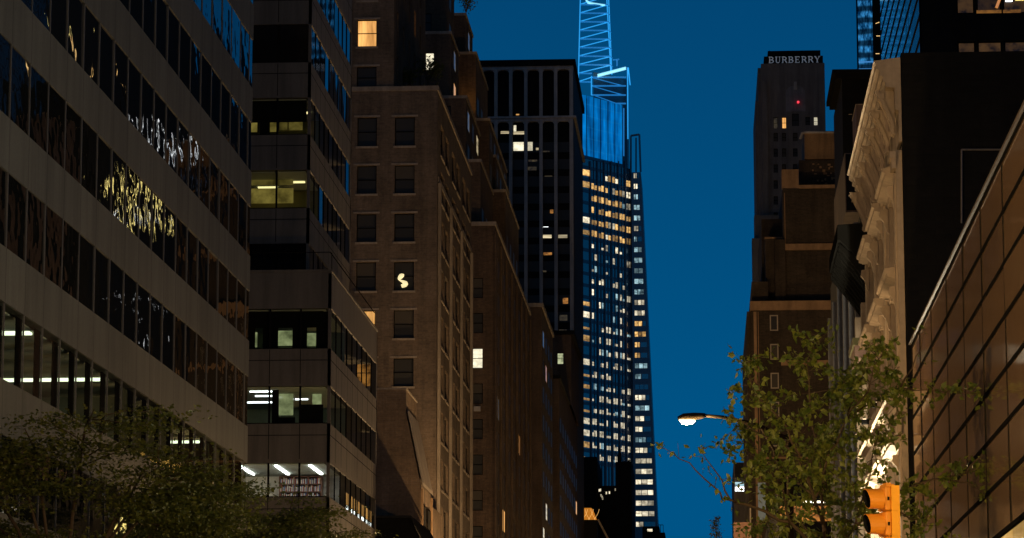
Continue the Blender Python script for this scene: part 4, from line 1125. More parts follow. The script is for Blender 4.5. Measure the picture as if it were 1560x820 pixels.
# serif letters
def letter(b, ch, x, z, w, h, y0, y1):
    st_, th, sf = .17 * w, .075 * w, .055 * h
    def rect(a, c, d, e): b.box(x + a * w, x + c * w, y0, y1, z + d * h, z + e * h)
    def strip(o, i_):
        for k in range(len(o) - 1): b.extrude_y([(x + p[0] * w, z + p[1] * h) for p in (o[k], o[k + 1], i_[k + 1], i_[k])], y0, y1)
    def bowl(z0, z1, x0, x1, tk):
        o, i_ = [], []
        for q in range(9):
            a = -math.pi / 2 + math.pi * q / 8; zc, rz = (z0 + z1) / 2, (z1 - z0) / 2
            o.append((x0 + (x1 - x0) * math.cos(a), zc + rz * math.sin(a))); i_.append((x0 + (x1 - x0 - tk) * max(0, math.cos(a)), zc + (rz - .07) * math.sin(a)))
        strip(o, i_)
    if ch in 'BRE':
        rect(.12, .30, 0, 1); rect(.02, .12, 0, .06); rect(.02, .12, .94, 1)
    if ch == 'B': rect(.3, .5, .94, 1); rect(.3, .5, .48, .54); rect(.3, .5, 0, .06); bowl(.5, 1.0, .48, .86, .17); bowl(0, .54, .48, .94, .18)
    if ch == 'R':
        rect(.3, .5, .94, 1); rect(.3, .5, .46, .52); bowl(.46, 1.0, .48, .88, .17)
        b.extrude_y([(x + .48 * w, z + .48 * h), (x + .66 * w, z + .48 * h), (x + 1.0 * w, z), (x + .80 * w, z)], y0, y1)
    if ch == 'E':
        rect(.3, .84, .94, 1); rect(.3, .66, .48, .54); rect(.3, .86, 0, .06); rect(.79, .86, .06, .24); rect(.78, .84, .78, .94); rect(.61, .66, .40, .48); rect(.61, .66, .54, .62)
    if ch == 'U':
        rect(.12, .30, .28, 1); rect(.02, .12, .94, 1); rect(.3, .4, .94, 1); rect(.76, .84, .28, 1); rect(.66, .76, .94, 1); rect(.84, .94, .94, 1)
        o = [(.48 + .36 * math.cos(a), .28 + .29 * math.sin(a)) for a in [math.pi + math.pi * q / 8 for q in range(9)]]
        i_ = [(.52 + .24 * math.cos(a), .28 + .20 * math.sin(a)) for a in [math.pi + math.pi * q / 8 for q in range(9)]]; strip(o, i_)
    if ch == 'Y':
        rect(.41, .59, 0, .46); rect(.31, .41, 0, .06); rect(.59, .69, 0, .06); rect(-.02, .3, .94, 1); rect(.7, 1.02, .94, 1)
        b.extrude_y([(x + .41 * w, z + .461 * h), (x + .59 * w, z + .461 * h), (x + .26 * w, z + .94 * h), (x + .06 * w, z + .94 * h)], y0, y1)
        b.extrude_y([(x + .50 * w, z + .461 * h), (x + .59 * w, z + .461 * h), (x + .92 * w, z + .94 * h), (x + .82 * w, z + .94 * h)], y0 - .01, y1)
lx0, lx1 = xat(1170.5, G0, 92), xat(1250.5, G0, 92); lz, lh = zat(96.6, G0), zat(87.2, G0) - zat(96.6, G0)
b = MB(); step = (lx1 - lx0) / 8
for k, ch in enumerate('BURBERRY'): letter(b, ch, lx0 + k * step + .04, lz, step * .86, lh, G0 + .3, G0 + .58)
b.build('sign_letters', glow('pale lit letters', (.50, .62, .78), .08), t)

# ---------------------------------------------------------------- H: brown brick setback tower
t = thing('brick_tower', 'dark brown brick tower with tan stone bands and stacked set-backs', 'building', (12, 330, 0))
H0 = 310.0
hx = xat(1143, H0, 470); zH = zat(474, H0)
w = MB()
def hx_(px, Y=H0): return xat(px, Y, 400)
hops = [(round(hx_(1171.5), 3), round(hx_(1184), 3), round(zat(b_, H0), 3), round(zat(a_, H0), 3)) for a_, b_ in ((481, 505), (525, 549), (569, 593), (613, 637), (657, 681))]
hops = w.facade(pl_front(H0), hx, hx + 10, 0, zH, hops, .2)
w.box(hx, hx + 10, H0, H0 + 41, 0, zH, 'fb')
for (p0, p1_, yt, Y, yb) in ((1145, 1170, 430, H0 + 1.5, 462), (1165.5, 1192, 364, H0 + 3, 465), (1192, 1272, 289, H0 + 2, 465), (1180, 1196, 366, H0 + 1.6, 465), (1217, 1276, 246, H0 + 5, 300), (1160, 1196, 335, H0 + 8, 465)):
    w.box(xat(p0, Y, yt), xat(p1_, Y, yt), Y, H0 + 30, zat(yb, Y), zat(yt, Y))
w.build('wall', M_brickH, t)
for i, op in enumerate(hops): window(t, 'front', pl_front(H0), op, .1, M_blind if i in (1, 2) else M_pane, M_white, 'thick')
def band(p0, p1_, y0, y1, Y, pr=.12, m=M_tan, name='stone_band'):
    b = MB(); b.box(xat(p0, Y, y0), xat(p1_, Y, y0), Y - pr, Y + .4, zat(y1, Y), zat(y0, Y)); return b.build(name, m, t)
band(1142.5, 1270, 460, 474, H0, .2)
band(1190, 1272, 550.5, 558, H0, .15)
band(1150, 1272, 697, 700, H0, .15)
band(1191, 1272, 373.5, 383, H0 + 2, .25)
band(1165, 1192, 362.5, 365, H0 + 3, .1)
band(1190.5, 1216.5, 260, 289, H0 + 2.2, .1, M_tan, 'parapet')  # warm light on this block is put into its tan colour
band(1216.8, 1276, 284.5, 289.5, H0 + 2.1, .3)
b = MB(); Y = H0 + 5.5; b.box(xat(1225, Y, 204), xat(1290, Y, 204), Y - .6, Y + 8, zat(246, Y), zat(205, Y)); b.build('roof_parapet', stone('warm lit parapet brick', (.26, .16, .08), .5), t)  # parapet brick coloured lighter for the warm light on it
b = MB()
b.chain([PY(1219, 212, H0 + 5), PY(1222, 203, H0 + 5), PY(1228, 202, H0 + 5), PY(1288, 202, H0 + 5)], [.14, .16, .16, .16], 8); b.build('roof_duct', M_stoneE, t)
b = MB(); b.box(xat(1197, H0, 400), xat(1197, H0, 400) + .07, H0 + 1.9, H0 + 1.97, zat(373, H0), zat(290, H0)); b.box(xat(1156, H0, 600), xat(1156, H0, 600) + .07, H0 - .1, H0 - .03, 0, zat(476, H0)); b.box(xat(1149.5, H0, 600), xat(1149.5, H0, 600) + .3, H0 - .15, H0 - .003, 0, zat(476, H0)); b.build('downpipe', M_tan, t)
r = random.Random(2)
for k in range(26):
    px, py = r.uniform(1236, 1276), r.uniform(250, 280); p = PY(px, py, H0 + 4.8); b = MB(); b.box(p.x, p.x + r.uniform(.1, .35), p.y, p.y + .1, p.z, p.z + r.uniform(.05, .25)); b.build('wall_patch', M_tan, t)
so = grid(H0 + 2, H0 + 40, 0, zH - 1.5, 3.2, 3.05, 1.2, 1.7)
sw = MB(); so = sw.facade(pl_right(hx - .35), H0 + .6, H0 + 41, 0, zH, so, .25); sw.box(hx - .35, hx - .003, H0 + .6, H0 + 41, 0, zH, 'lb'); sw.build('side_wall', M_brickH, t)
plain_windows(t, 'right', pl_right(hx - .35), so, .25, pick_mix(.08, 41), 60)
b = MB(); b.box(hx - .42, hx - .36, H0 + 2, H0 + 40, .6, 4.2); b.build('shop_window', M_shop, t)

t = thing('distant_building', 'thin slice of grey office far down the right side with one bright window', 'building', (6, 530, 0))
b = MB(); X_ = xat(1118, 520, 740); b.box(X_, X_ + 6, 520, 560, 0, zat(705, 520)); b.build('wall', M_stoneG, t)
for k, m in enumerate((M_pane, M_pane, M_pane, M_dimlit, M_tc, M_lcold)): place('window', wmesh('flat', 1.6, .9, m), t, (X_ + 1.0, 519.97, zat(714 + k * 7.0, 520)), 0)

# ---------------------------------------------------------------- low shops between the cross street and the brick tower
t = thing('shop_row', 'low dark shop building with an orange lit front behind the street tree', 'building', (12, 200, 0))
b = MB(); Y = 190.0; b.box(xat(1186, Y, 760), 16, Y, Y + 60, 0, zat(735, Y)); b.build('wall', M_brickBlack, t)
b = MB(); b.box(xat(1188, Y, 770), xat(1275, Y, 770), Y - .12, Y - .003, zat(795, Y), zat(772, Y)); b.build('lit_sign', lit('orange fascia', (1, .30, .03), (1, .42, .08), .6, 'room', .1), t)
for k in range(12):
    p = PY(1190 + k * 7.2 + random.uniform(-1, 1), 765 + random.uniform(-.6, .6), Y - .4)
    b = MB(); b.box(p.x - .10, p.x + .10, p.y - .1, p.y + .1, p.z - .05, p.z + .06); b.build('canopy_light', glow('canopy lamp %d' % k, (1, .9, .7), 3.0), t)
b = MB(); b.box(xat(1188, Y, 800), 15, Y - .06, Y - .004, .6, zat(845, Y)); b.build('shop_window', M_shop, t)
b = MB(); b.box(xat(1186, Y, 760) - .05, xat(1186, Y, 760) - .003, Y + 1, Y + 58, .6, 5.5); b.build('shop_window', M_shop, t)
for x_, e_ in ((7.5, 12000), (11.0, 12000)):  # floodlights added to light the front of the brick tower
    b = MB(); b.box(x_ - .25, x_ + .25, 246.0, 246.4, zat(735, 190.0) + .35, zat(735, 190.0) + .75); b.chain([(x_, 246.2, zat(735, 190.0) + .003), (x_, 246.2, zat(735, 190.0) + .35)], [.04, .04], 6); b.build('added_floodlight', M_dark, t)
    ld = bpy.data.lights.new('added_flood', 'SPOT'); ld.energy = e_; ld.color = (1, .62, .28); ld.spot_size = R(75); ld.spot_blend = .6; ld.shadow_soft_size = .2
    lo = bpy.data.objects.new('added_flood', ld); COL.objects.link(lo); lo.location = (x_, 246.8, zat(735, 190.0) + .9)
    lo.rotation_euler = (Vector((9, 312, 48)) - lo.location).to_track_quat('-Z', 'Y').to_euler()
t = thing('kiosk_building', 'pinkish low wall with a pale blue banner left of the street tree', 'building', (5, 235, 0))
Y = 232.0
b = MB(); b.box(xat(1118, Y, 800), xat(1143, Y, 800), Y, Y + 3, 0, zat(796, Y)); b.build('wall', stone('pink stucco', (.42, .24, .17), .3), t)
b = MB(); b.box(xat(1154.5, Y, 750), xat(1166, Y, 750), Y - .3, Y - .2, zat(794, Y), zat(736, Y)); b.build('banner', plain('pale blue banner', (.16, .24, .36), .7), t)
b = MB(); b.box(xat(1142, Y, 780), xat(1144, Y, 780), Y - .3, Y - .2, 0, zat(775, Y)); b.build('post', M_white, t)
# small street tree far down
t = thing('conifer', 'small dark conifer top on the horizon at the end of the avenue', 'tree', (xat(1091, 330, 800), 330, 0))
x = xat(1091, 330, 800); zt3 = zat(786, 330)
b = MB(); b.chain([(x, 330, 0), (x, 330, zt3 * .6), (x, 330, zt3)], [.25, .14, .02], 6); b.build('trunk', M_bark, t)
cs = []
for k in range(34):
    z = zt3 - .3 - k * .26; rad = .12 + .06 * k * random.uniform(.4, 1.5)
    a = random.uniform(0, 6.28); cs.append(np.array([x + math.cos(a) * rad * .8, 330 + math.sin(a) * rad * .8, z]) + rng.normal(size=(36, 3)) * np.array([.24, .24, .13]))
leaf_mesh('crown', np.concatenate(cs), .26, M_leafL, t)

# ---------------------------------------------------------------- K: dark building with overhanging cornice
t = thing('dark_building', 'black building with a wide overhanging cornice right of the stone tower', 'building', (14, 252, 0))
K0 = 245.0; kx = xat(1283, K0, 150); zK = zat(117, K0); K1 = yat(1270.5, kx, 200)
b = MB(); b.box(kx, kx + 8, K0, K1, 0, zK); b.build('wall', M_brickBlack, t)
b = MB(); b.box(kx - .8, kx + 8.2, K0 - .5, K1 - 4, zK + .003, zK + .35); b.box(kx - .55, kx + 8.1, K0 - .3, K1 - 4.2, zK - .35, zK); b.build('cornice', M_dark, t)
b = MB()
for k in range(12): b.box(kx + .5 + k * .6, kx + .8 + k * .6, K0 - .08, K0 - .003, zat(178, K0), zat(177, K0))
b.build('string_course', M_coping, t)
# ---------------------------------------------------------------- L: blue LED tower
m_, N, L, P = newmat('blue rippling glass')
tc = N.new('ShaderNodeTexCoord'); mp = N.new('ShaderNodeMapping'); mp.inputs['Scale'].default_value = (.8, .8, .23); L.new(tc.outputs['Object'], mp.inputs[0])
n1 = noise(N, L, mp.outputs[0], 2.2, 4, .65)
wv = N.new('ShaderNodeTexWave'); wv.bands_direction = 'Z'; wv.inputs['Scale'].default_value = .14; wv.inputs['Distortion'].default_value = 1.2; L.new(tc.outputs['Object'], wv.inputs[0])
f1 = ramp(N, L, wv.outputs['Fac'], [(.25, .12), (.8, 1.0)])
cc = mixc(N, L, ramp(N, L, n1, [(.42, 0.0), (.68, 1.0)]), (0.0, .03, .10), (.06, .42, .95)); cc = mixc(N, L, 1.0, cc, f1, 'MULTIPLY')
L.new(cc, P.inputs['Emission Color']); P.inputs['Emission Strength'].default_value = .75; P.inputs['Base Color'].default_value = (.01, .02, .04, 1); P.inputs['Roughness'].default_value = .1
M_led_wall = m_
t = thing('lit_tower', 'slender tower with rippling blue light on its glass behind the cornice', 'skyscraper', (32, 565, 0))
L0 = 560.0
lx_ = [xat(p, L0, 80) for p in (1308, 1330, 1342.5, 1352)]
b = MB(); b.box(lx_[0], lx_[3] + 4, L0 + .1, L0 + 6, 0, zat(-80, L0)); b.build('core', M_dark, t)
for a, c, zb in ((0, 1, zat(160, L0)), (2, 3, zat(110, L0))):
    b = MB(); b.box(lx_[a], lx_[c], L0, L0 + .09, zb, zat(-80, L0)); b.build('glass_bay', M_led_wall, t)
b = MB()
for k, py in enumerate((36, 55, 82)): p = PY(1334 + (k % 2), py, L0 - .05); b.tube(p, p + Vector((.7, 0, .24 if k == 0 else 0)), .07, n=4)
b.build('strip_light', glow('amber strip', (1, .6, .2), 1.2), t)
b = MB()
for k in range(7): z = zat(165 - k * 11, L0); b.box(lx_[0] - .02, lx_[1] + .02, L0 - .1, L0 - .003, z, z + .25)
b.build('floor_edge', glow('blue floor edge', (.05, .35, .9), .5), t)
# brown small block below it
t = thing('rooftop_block', 'small brown rooftop block below the blue lit tower', 'building', (15, 232, 0))
b = MB(); b.box(xat(1305, 232, 200), xat(1330, 232, 200), 232, 238, 0, zat(163, 232)); b.build('wall', stone('brown render', (.16, .11, .09)), t)
b = MB(); b.box(xat(1304, 232, 200), xat(1331, 232, 200), 231.9, 238.1, zat(163, 232), zat(162, 232)); b.build('coping', M_coping, t)
# ---------------------------------------------------------------- M: tall black building with a sky-mirroring side
t = thing('glass_building', 'tall black building with sky reflecting glass side and dim warm windows', 'building', (22, 222, 0))
MY0 = 200.0; mx = xat(1403.5, MY0, 50); MY1 = yat(1343, mx, 60); zM = 110.0
b = MB(); 
mops = []
for (a_, c_) in ((-55, 27), (68, 108), (149, 189)):
    aa = max(a_, -30)
    for p0, p1_ in ((1458, 1486.5), (1488.5, 1527), (1529, 1570)): mops.append((round(xat(p0, MY0, 50), 3), round(xat(p1_, MY0, 50), 3), round(zat(c_, MY0), 3), round(zat(aa, MY0), 3)))
mops = b.facade(pl_front(MY0), mx, mx + 16, 0, zM, mops, .35); b.box(mx + .01, mx + 16, MY0, MY1, 0, zM, 'fb'); b.build('wall', M_brickBlack, t)
M_mdim = lit('dark warm office', (.32, .15, .03), (.22, .11, .03), .20, 'room', .05)
for i, op in enumerate(mops): window(t, 'front', pl_front(MY0), op, .35, M_mdim, M_dark, 'thick')
b = MB(); p = PY(1532, 0, MY0 + .1); b.box(p.x, p.x + .45, MY0 + .15, MY0 + .2, p.z - .1, p.z + .2); b.build('ceiling_light', M_tube, t)
b = MB(); p = PY(1547, 0, MY0 + .1); b.box(p.x, p.x + 1.5, MY0 + .15, MY0 + .2, p.z - .02, p.z + .2); b.build('ceiling_light', glow('yellow lamp', (1, .75, .2), 1.6), t)
b = MB(); 
p, q = PY(1518, 12, MY0 + .1), PY(1524, -4, MY0 + .1); b.tube(p, q, .1, n=6); b.build('orange_beam', glow('orange beam', (1, .35, .05), .5), t)
for (z0, z1, m) in ((zat(27, MY0), zat(21, MY0), M_lorange),):
    b = MB(); b.box(xat(1486, MY0, 20), xat(1556, MY0, 20), MY0 + .2, MY0 + .25, z0 + .05, z1); b.build('lit_sill', lit('orange sill', (.6, .25, .04), (.5, .2, .03), .35, 'room', .1), t)
gm = MB()
nrow = 60
gm.face((mx - .05, MY0 + .2, 0), (mx - .05, MY1, 0), (mx - .05, MY1, zM), (mx - .05, MY0 + .2, zM))
M_glassM = mirror_glass('sky blue mirror glass', (0.012, .016, .02), .03, 1.12, .006, .6)
go = gm.build('mirror_wall', M_glassM, t)
mm = MB()
for k in range(64): z = 10 + k * 1.55; mm.box(mx - .09, mx - .051, MY0 + .2, MY1, z, z + .22)
mm.box(mx - .1, mx - .051, MY0 + .05, MY0 + .3, 0, zM)
mm.build('mullion', M_dark, go)
# ---------------------------------------------------------------- the big office blocks mirrored in the ribbon windows
M_amber = lit('amber terrace lights', (1, .50, .06), (1, .62, .14), 6.0, 'room', .4)
M_lorange2 = lit('orange office floor', (1.0, .5, .1), (1.0, .7, .3), 2.8, 'room', .25)
def mirrored(label, X, Y0, Y1, z1, rows, seed):
    t = thing('office_block', label, 'building', (X + 12, (Y0 + Y1) / 2, 0), 'office blocks seen mirrored in the ribbon windows')
    b = MB(); b.box(X, X + 24, Y0, Y1, 0, z1); b.build('wall', stone('office concrete %d' % seed, (.018, .016, .013)), t)
    r = random.Random(seed)
    for (px0, px1, py0, py1, m, w, h, step, p) in rows:     # floors of lit windows, found by following the mirrored ray
        def hit(px, py):
            ya_ = PX(px, py, XL); d = ya_ - EYE; d = Vector((-d.x, d.y, d.z)); q = ya_ + d * ((X - XL) / d.x); return q
        q0, q1 = hit(px0, (py0 + py1) / 2), hit(px1, (py0 + py1) / 2)
        za, zb = hit((px0 + px1) / 2, py1).z, hit((px0 + px1) / 2, py0).z
        z = za
        while z < zb:
            y = q0.y
            while y < q1.y:
                if r.random() < p and Y0 < y < Y1: place('window', wmesh('flat', w * r.uniform(.6, 1.3), h * r.uniform(.6, 1.2), m), t, (X - .05, y, z), -math.pi / 2)
                y += step
            z += 4.0
    return t
mirrored('tall grey office block with yellow lit floors, mirrored in the ribbon windows', 30, 270, 372, 122, [
    (85, 215, 222, 300, M_lyellow, 2.4, 2.3, 3.2, .85), (150, 215, 300, 340, M_lcold, .6, 1.4, 2.6, .55), (62, 96, 4, 52, M_lyellow, 2.2, 1.2, 3.0, .85), (80, 150, 84, 120, M_lorange2, 2.6, 2.0, 3.4, .85),
    (100, 190, 462, 500, M_lcold, .5, 1.1, 3.0, .5), (20, 110, 165, 190, M_lyellow, .8, .9, 5.0, .35), (95, 130, 375, 395, M_lcold, .6, .9, 3.0, .5), (60, 70, 325, 340, M_lyellow, .8, 2.0, 5, 1)], 3)
mirrored('lower grey office block with few lit floors, mirrored beside the taller one', 30.5, 373, 552, 108, [
    (188, 264, 684, 716, M_amber, 5.0, 2.2, 4.2, .9), (210, 288, 182, 216, M_lcold, 1.5, 1.0, 1.9, .9), (215, 260, 455, 470, M_lcold, .3, .5, 4.0, .5), (250, 330, 280, 330, M_dimlit, 2.0, 2.2, 4.0, .4)], 4)
mirrored('dark grey office block mirrored in the side windows of the brown granite office', 30.5, 575, 720, 122, [], 6)

# ---------------------------------------------------------------- S: carved stone front with black party wall
t = thing('stone_building', 'carved cream stone front with a heavy bracketed cornice beside a black side wall', 'building', (9, 75, 0))
S0, S1 = yat(1376, XR, 300), 80.0
zS = zat(99, S0)
b = MB(); b.box(XR + .02, XR + 3.2, S0, S1 + 5, 0, zat(85, S0)); b.box(XR + 3.203, 22, S0 + .01, S1 + 5, 0, zat(109, S0)); b.build('party_wall', M_brickBlack, t)
b = MB(); ro = [PY(p, q, S0 - .03) for p, q in ((1465, 340), (1465, 228), (1560, 228))]
for a, c in zip(ro[:-1], ro[1:]): b.tube(a, c, .02, n=5)
b.build('conduit', plain('grey conduit', (.16, .14, .12), .5), t)
ya, yb = S0 + .1, S1
wz = [(zat(470, 70) - 2.2, zat(470, 70) + 1.3)]
# facade wall with three bays over three storeys
H = zS
st_z = [(4.9, 8.5), (10.7, 12.3), (13.0, 14.6)]
bay = (yb - ya) / 3
sops = []
for (z0, z1) in st_z:
    for k in range(3): sops.append((round(ya + bay * k + .95, 3), round(ya + bay * (k + 1) - .95, 3), z0, z1))
b = MB(); sops = b.facade(pl_right(XR), ya, yb, 0.0, H - 1.9, sops, .35); b.build('wall', M_stoneS, t)
for i, op in enumerate(sops): window(t, 'right', pl_right(XR), op, .33, M_pane, M_frame, 'sash')
# entablature: stepped cornice profile run along the front
def run(prof, y0, y1): 
    q = MB(); q.extrude_y(prof, y0, y1); return q
pr = zat(97, S0)
prof = [(XR, pr - 1.85), (XR - .06, pr - 1.85), (XR - .06, pr - 1.15), (XR - .14, pr - 1.12), (XR - .14, pr - .62), (XR - .34, pr - .60), (XR - .34, pr - .5), (XR - .40, pr - .46), (XR - .40, pr - .36), (XR - .47, pr - .33), (XR - .47, pr - .22), (XR - .55, pr - .16), (XR - .55, pr - .05), (XR - .60, pr - .03), (XR - .60, pr), (XR, pr + .08)]
run(prof, S0 - .02, S1).build('cornice', M_stoneS, t)
n = 7
for k in range(n):
    y = S0 + .5 + (S1 - S0 - .9) * k / (n - 1)
    q = MB(); top_, bot_ = pr - .605, pr - 1.62
    curve = []
    for m in range(19):       # an S-shaped scroll: full at the top, tucked in, curling out at the foot
        a = m / 18.0
        curve.append((XR - .145 - .40 * (1 - a) ** 1.4 - .06 * math.exp(-((a - .93) / .07) ** 2), top_ - (top_ - bot_) * a))
    q.extrude_y([(XR - .13, top_)] + curve + [(XR - .13, bot_)], y - .15, y + .15)
    for (dy0, dy1) in ((-.19, -.151), (.151, .19)):      # raised rims along both edges
        rim = [(p[0] - .03, p[1]) for p in curve]; inner = [(p[0] + .05, p[1]) for p in curve][::-1]
        q.extrude_y(rim + inner, y + dy0, y + dy1)
    q.extrude_y([(XR - .50, top_ - .08), (XR - .36, top_ - .08), (XR - .36, top_ - .2), (XR - .50, top_ - .2)], y - .2, y + .2)
    q.build('bracket', M_stoneS, t)
# pilasters and string courses
for k in range(4):
    q = MB(); y = ya + bay * k; y0, y1 = (y, y + .75) if k == 0 else (y - .37, y + .37) if k < 3 else (y - .75, y)
    for (z0, z1) in ((4.2, 9.4), (10.2, H - 2.0)):
        q.box(XR - .14, XR - .003, y0, y1, z0, z1); q.box(XR - .18, XR - .141, y0 + .14, y1 - .14, z0 + .3, z1 - .5)
        q.box(XR - .24, XR - .142, y0 - .06, y1 + .06, z1 - .42, z1 - .2); q.box(XR - .28, XR - .143, y0 - .1, y1 + .1, z1 - .2, z1 - .05)
    q.build('pilaster', M_stoneS, t)
q = MB()
for z, d in ((9.72, .48), (3.9, .35)):
    q.extrude_y([(XR - .003, z - .25), (XR - d * .5, z - .22), (XR - d * .6, z), (XR - d, z + .06), (XR - d, z + .2), (XR - .003, z + .3)], ya, yb)
q.build('string_course', M_stoneS, t)
for i, op in enumerate(sops):    # window surrounds with projecting hoods on small brackets
    q = MB(); y0, y1, z0, z1 = op
    for (a, c) in ((y0 - .26, y0 - .02), (y1 + .02, y1 + .26)): q.box(XR - .10, XR - .004, a, c, z0 - .1, z1 + .1)
    q.extrude_y([(XR - .005, z1 + .1), (XR - .12, z1 + .12), (XR - .14, z1 + .24), (XR - .36, z1 + .30), (XR - .36, z1 + .37), (XR - .42, z1 + .40), (XR - .42, z1 + .47), (XR - .005, z1 + .56)], y0 - .4, y1 + .4)
    for a in (y0 - .34, y1 + .16): q.extrude_y([(XR - .11, z1 + .09), (XR - .30, z1 + .07), (XR - .32, z1 - .08), (XR - .22, z1 - .2), (XR - .16, z1 - .45), (XR - .11, z1 - .5)], a, a + .18)
    q.box(XR - .2, XR - .005, y0 - .35, y1 + .35, z0 - .28, z0 - .11)
    q.build('window_hood', M_stoneS, t)
b = MB(); b.box(XR - .05, XR - .01, ya + 1, yb - 1, .6, 3.6); b.build('shop_window', M_shopw, t)
# uplights on the shop string course, the white lit strip of the front
b = MB(); b.box(XR - .46, XR - .38, 69.7, 79.5, 4.3, 4.42); f = b.build('light_strip_housing', M_dark, t)
b = MB(); b.box(XR - .45, XR - .39, 69.75, 79.45, 4.425, 4.44); b.build('light_strip', glow('strip lens', (1, .9, .72), 6), f)
ld = bpy.data.lights.new('strip_light', 'AREA'); ld.shape = 'RECTANGLE'; ld.size = .08; ld.size_y = 9.7; ld.energy = 3600; ld.color = (1, .86, .62)
lo = bpy.data.objects.new('strip_light', ld); COL.objects.link(lo); lo.parent = t; lo.location = Vector((XR - .42, 74.6, 4.46)) - t.location; lo.rotation_euler = (R(180), 0, 0)
# lamps added on the ledge above the shops to brighten the cornice
for y in (71.0, 74.5, 78.0):
    b = MB(); b.box(XR - .62, XR - .44, y - .1, y + .1, 10.05, 10.16); f = b.build('added_ledge_lamp', M_dark, t)
    b = MB(); b.box(XR - .61, XR - .45, y - .08, y + .08, 10.165, 10.17); b.build('lens', glow('added ledge lens', (1, .7, .4), 5), f)
    ld = bpy.data.lights.new('added_ledge_light', 'SPOT'); ld.energy = 150; ld.color = (1, .66, .34); ld.spot_size = R(95); ld.spot_blend = .6; ld.shadow_soft_size = .1
    lo = bpy.data.objects.new('added_ledge_light', ld); COL.objects.link(lo); lo.parent = t; lo.location = Vector((XR - .9, y, 10.3)) - t.location; lo.rotation_euler = (R(180), R(-4), 0)

# ---------------------------------------------------------------- Q: two narrow fronts past the stone building
t = thing('narrow_building', 'narrow dark building with a blunt projecting parapet behind the stone cornice', 'building', (8, 92, 0))
Y0 = 86.6; zq = zat(236, Y0); xq = xat(1287.5, Y0, 280)
b = MB(); b.box(XR + .1, 14, 86.6, 108, 0, zq - .6); b.build('wall', M_brickBlack, t)
b = MB(); b.box(xq, XR + 1.5, Y0, 94.0, zq - 1.75, zq); b.build('parapet', stone('brown parapet', (.16, .115, .09)), t)
b = MB(); b.box(xq + .03, XR + 1.5, Y0 - .08, Y0 - .003, zq - 1.7, zq - .05); b.build('end_panel', M_dark, t)
P_ = pl_right(XR + .1)
for k in range(5):
    for j in range(3): place('window', wmesh('flat', 2.4, 2.6, M_glassA), t, (XR + .07, 88.5 + k * 3.8, zq - 5.6 - j * 3.9), -math.pi / 2)
b = MB()
for k in range(6): b.box(XR - .1, XR + .06, 86.9 + k * 3.8, 87.2 + k * 3.8, 0, zq - 2)
b.build('pilaster', stone('blue grey pilaster', (.18, .18, .19)), t)
b = MB(); b.box(XR + .03, XR + .09, 88, 106, .6, 3.8); b.build('shop_window', M_shop, t)
t = thing('narrow_building', 'narrow building with a black ribbed cornice left of the stone window hoods', 'building', (8, 83, 0))
Y0 = 80.3; zq = zat(338, Y0)
b = MB(); b.box(XR + .05, 13, Y0 - .2, 86.4, 0, zq - .3); b.build('wall', M_brickBlack, t)
b = MB(); b.extrude_y([(XR + .04, zq - 1.2), (XR - .15, zq - 1.1), (XR - .75, zq - .5), (XR - .85, zq - .45), (XR - .85, zq - .05), (XR + .04, zq)], Y0 + .4, 86.3); b.build('cornice', M_dark, t)
for k in range(9):
    y = Y0 + .7 + k * .66; b = MB(); b.extrude_y([(XR + .02, zq - 1.7), (XR - .3, zq - 1.25), (XR - .8, zq - .62), (XR - .8, zq - .5), (XR - .1, zq - 1.12)], y, y + .28); b.build('bracket', M_dark, t)
for k in range(2):
    for j in range(3): place('window', wmesh('flat', 2.2, 2.6, M_glassA), t, (XR + .02, Y0 + 1.7 + k * 2.9, zq - 4.6 - j * 3.9), -math.pi / 2)
b = MB(); b.box(XR - .12, XR + .03, Y0 + 2.9, Y0 + 3.2, 0, zq - 1.8); b.box(XR - .15, XR + .03, 86, 86.38, 0, zq - 1.8); b.build('pilaster', M_stoneS, t)
p = PY(1300, 560, 84.0); p2 = PY(1322, 530, 84.0)
b = MB(); b.box(p.x - .05, XR + .045, 82.0, 84.5, p.z, p2.z - .2); b.build('balcony', stone('pink balcony', (.40, .26, .20), .3), t)
b = MB(); b.box(p.x - .1, XR + .045, 81.95, 84.55, p2.z - .2, p2.z); b.build('balcony_rail', plain('olive planter', (.12, .11, .04), .8), t)
b = MB(); b.box(XR + .0, XR + .045, 81, 86, .6, 3.8); b.build('shop_window', M_shopw, t)

# ---------------------------------------------------------------- R: low glass panel front, right foreground
t = thing('glass_shop_building', 'low brown glass panelled shop building filling the right edge', 'building', (9, 52, 0))
RY1 = yat(1389, XR, 540); zR = PX(1480, 340, XR).z
ve = [yat(p, XR, 600) for p in (1403, 1421, 1445, 1471, 1500, 1535)]
sp_r = ve[4] - ve[5]
ve = [ve[5] - sp_r * k for k in range(4, 0, -1)] + ve[::-1] + [RY1]
zr = PX(1560, 785, XR).z; zz = [zr + (zR - zr) * k / 7.0 for k in range(8)]
m_, N, L, P = newmat('fritted brown glass')
tc = N.new('ShaderNodeTexCoord'); mp = N.new('ShaderNodeMapping'); mp.inputs['Scale'].default_value = (1, .25, .7); L.new(tc.outputs['Object'], mp.inputs[0])
n1 = noise(N, L, mp.outputs[0], .8, 3); n2 = noise(N, L, tc.outputs['Object'], 30, 2)
wv = N.new('ShaderNodeTexWave'); wv.bands_direction = 'Z'; wv.inputs['Scale'].default_value = 12.0; L.new(tc.outputs['Object'], wv.inputs[0])
cc = mixc(N, L, n1, (.18, .115, .06), (.30, .185, .09)); cc = mixc(N, L, .35, cc, ramp(N, L, wv.outputs['Fac'], [(.2, .5), (.8, 1.0)]), 'MULTIPLY')
L.new(cc, P.inputs['Base Color']); P.inputs['Roughness'].default_value = .06; P.inputs['IOR'].default_value = 1.3
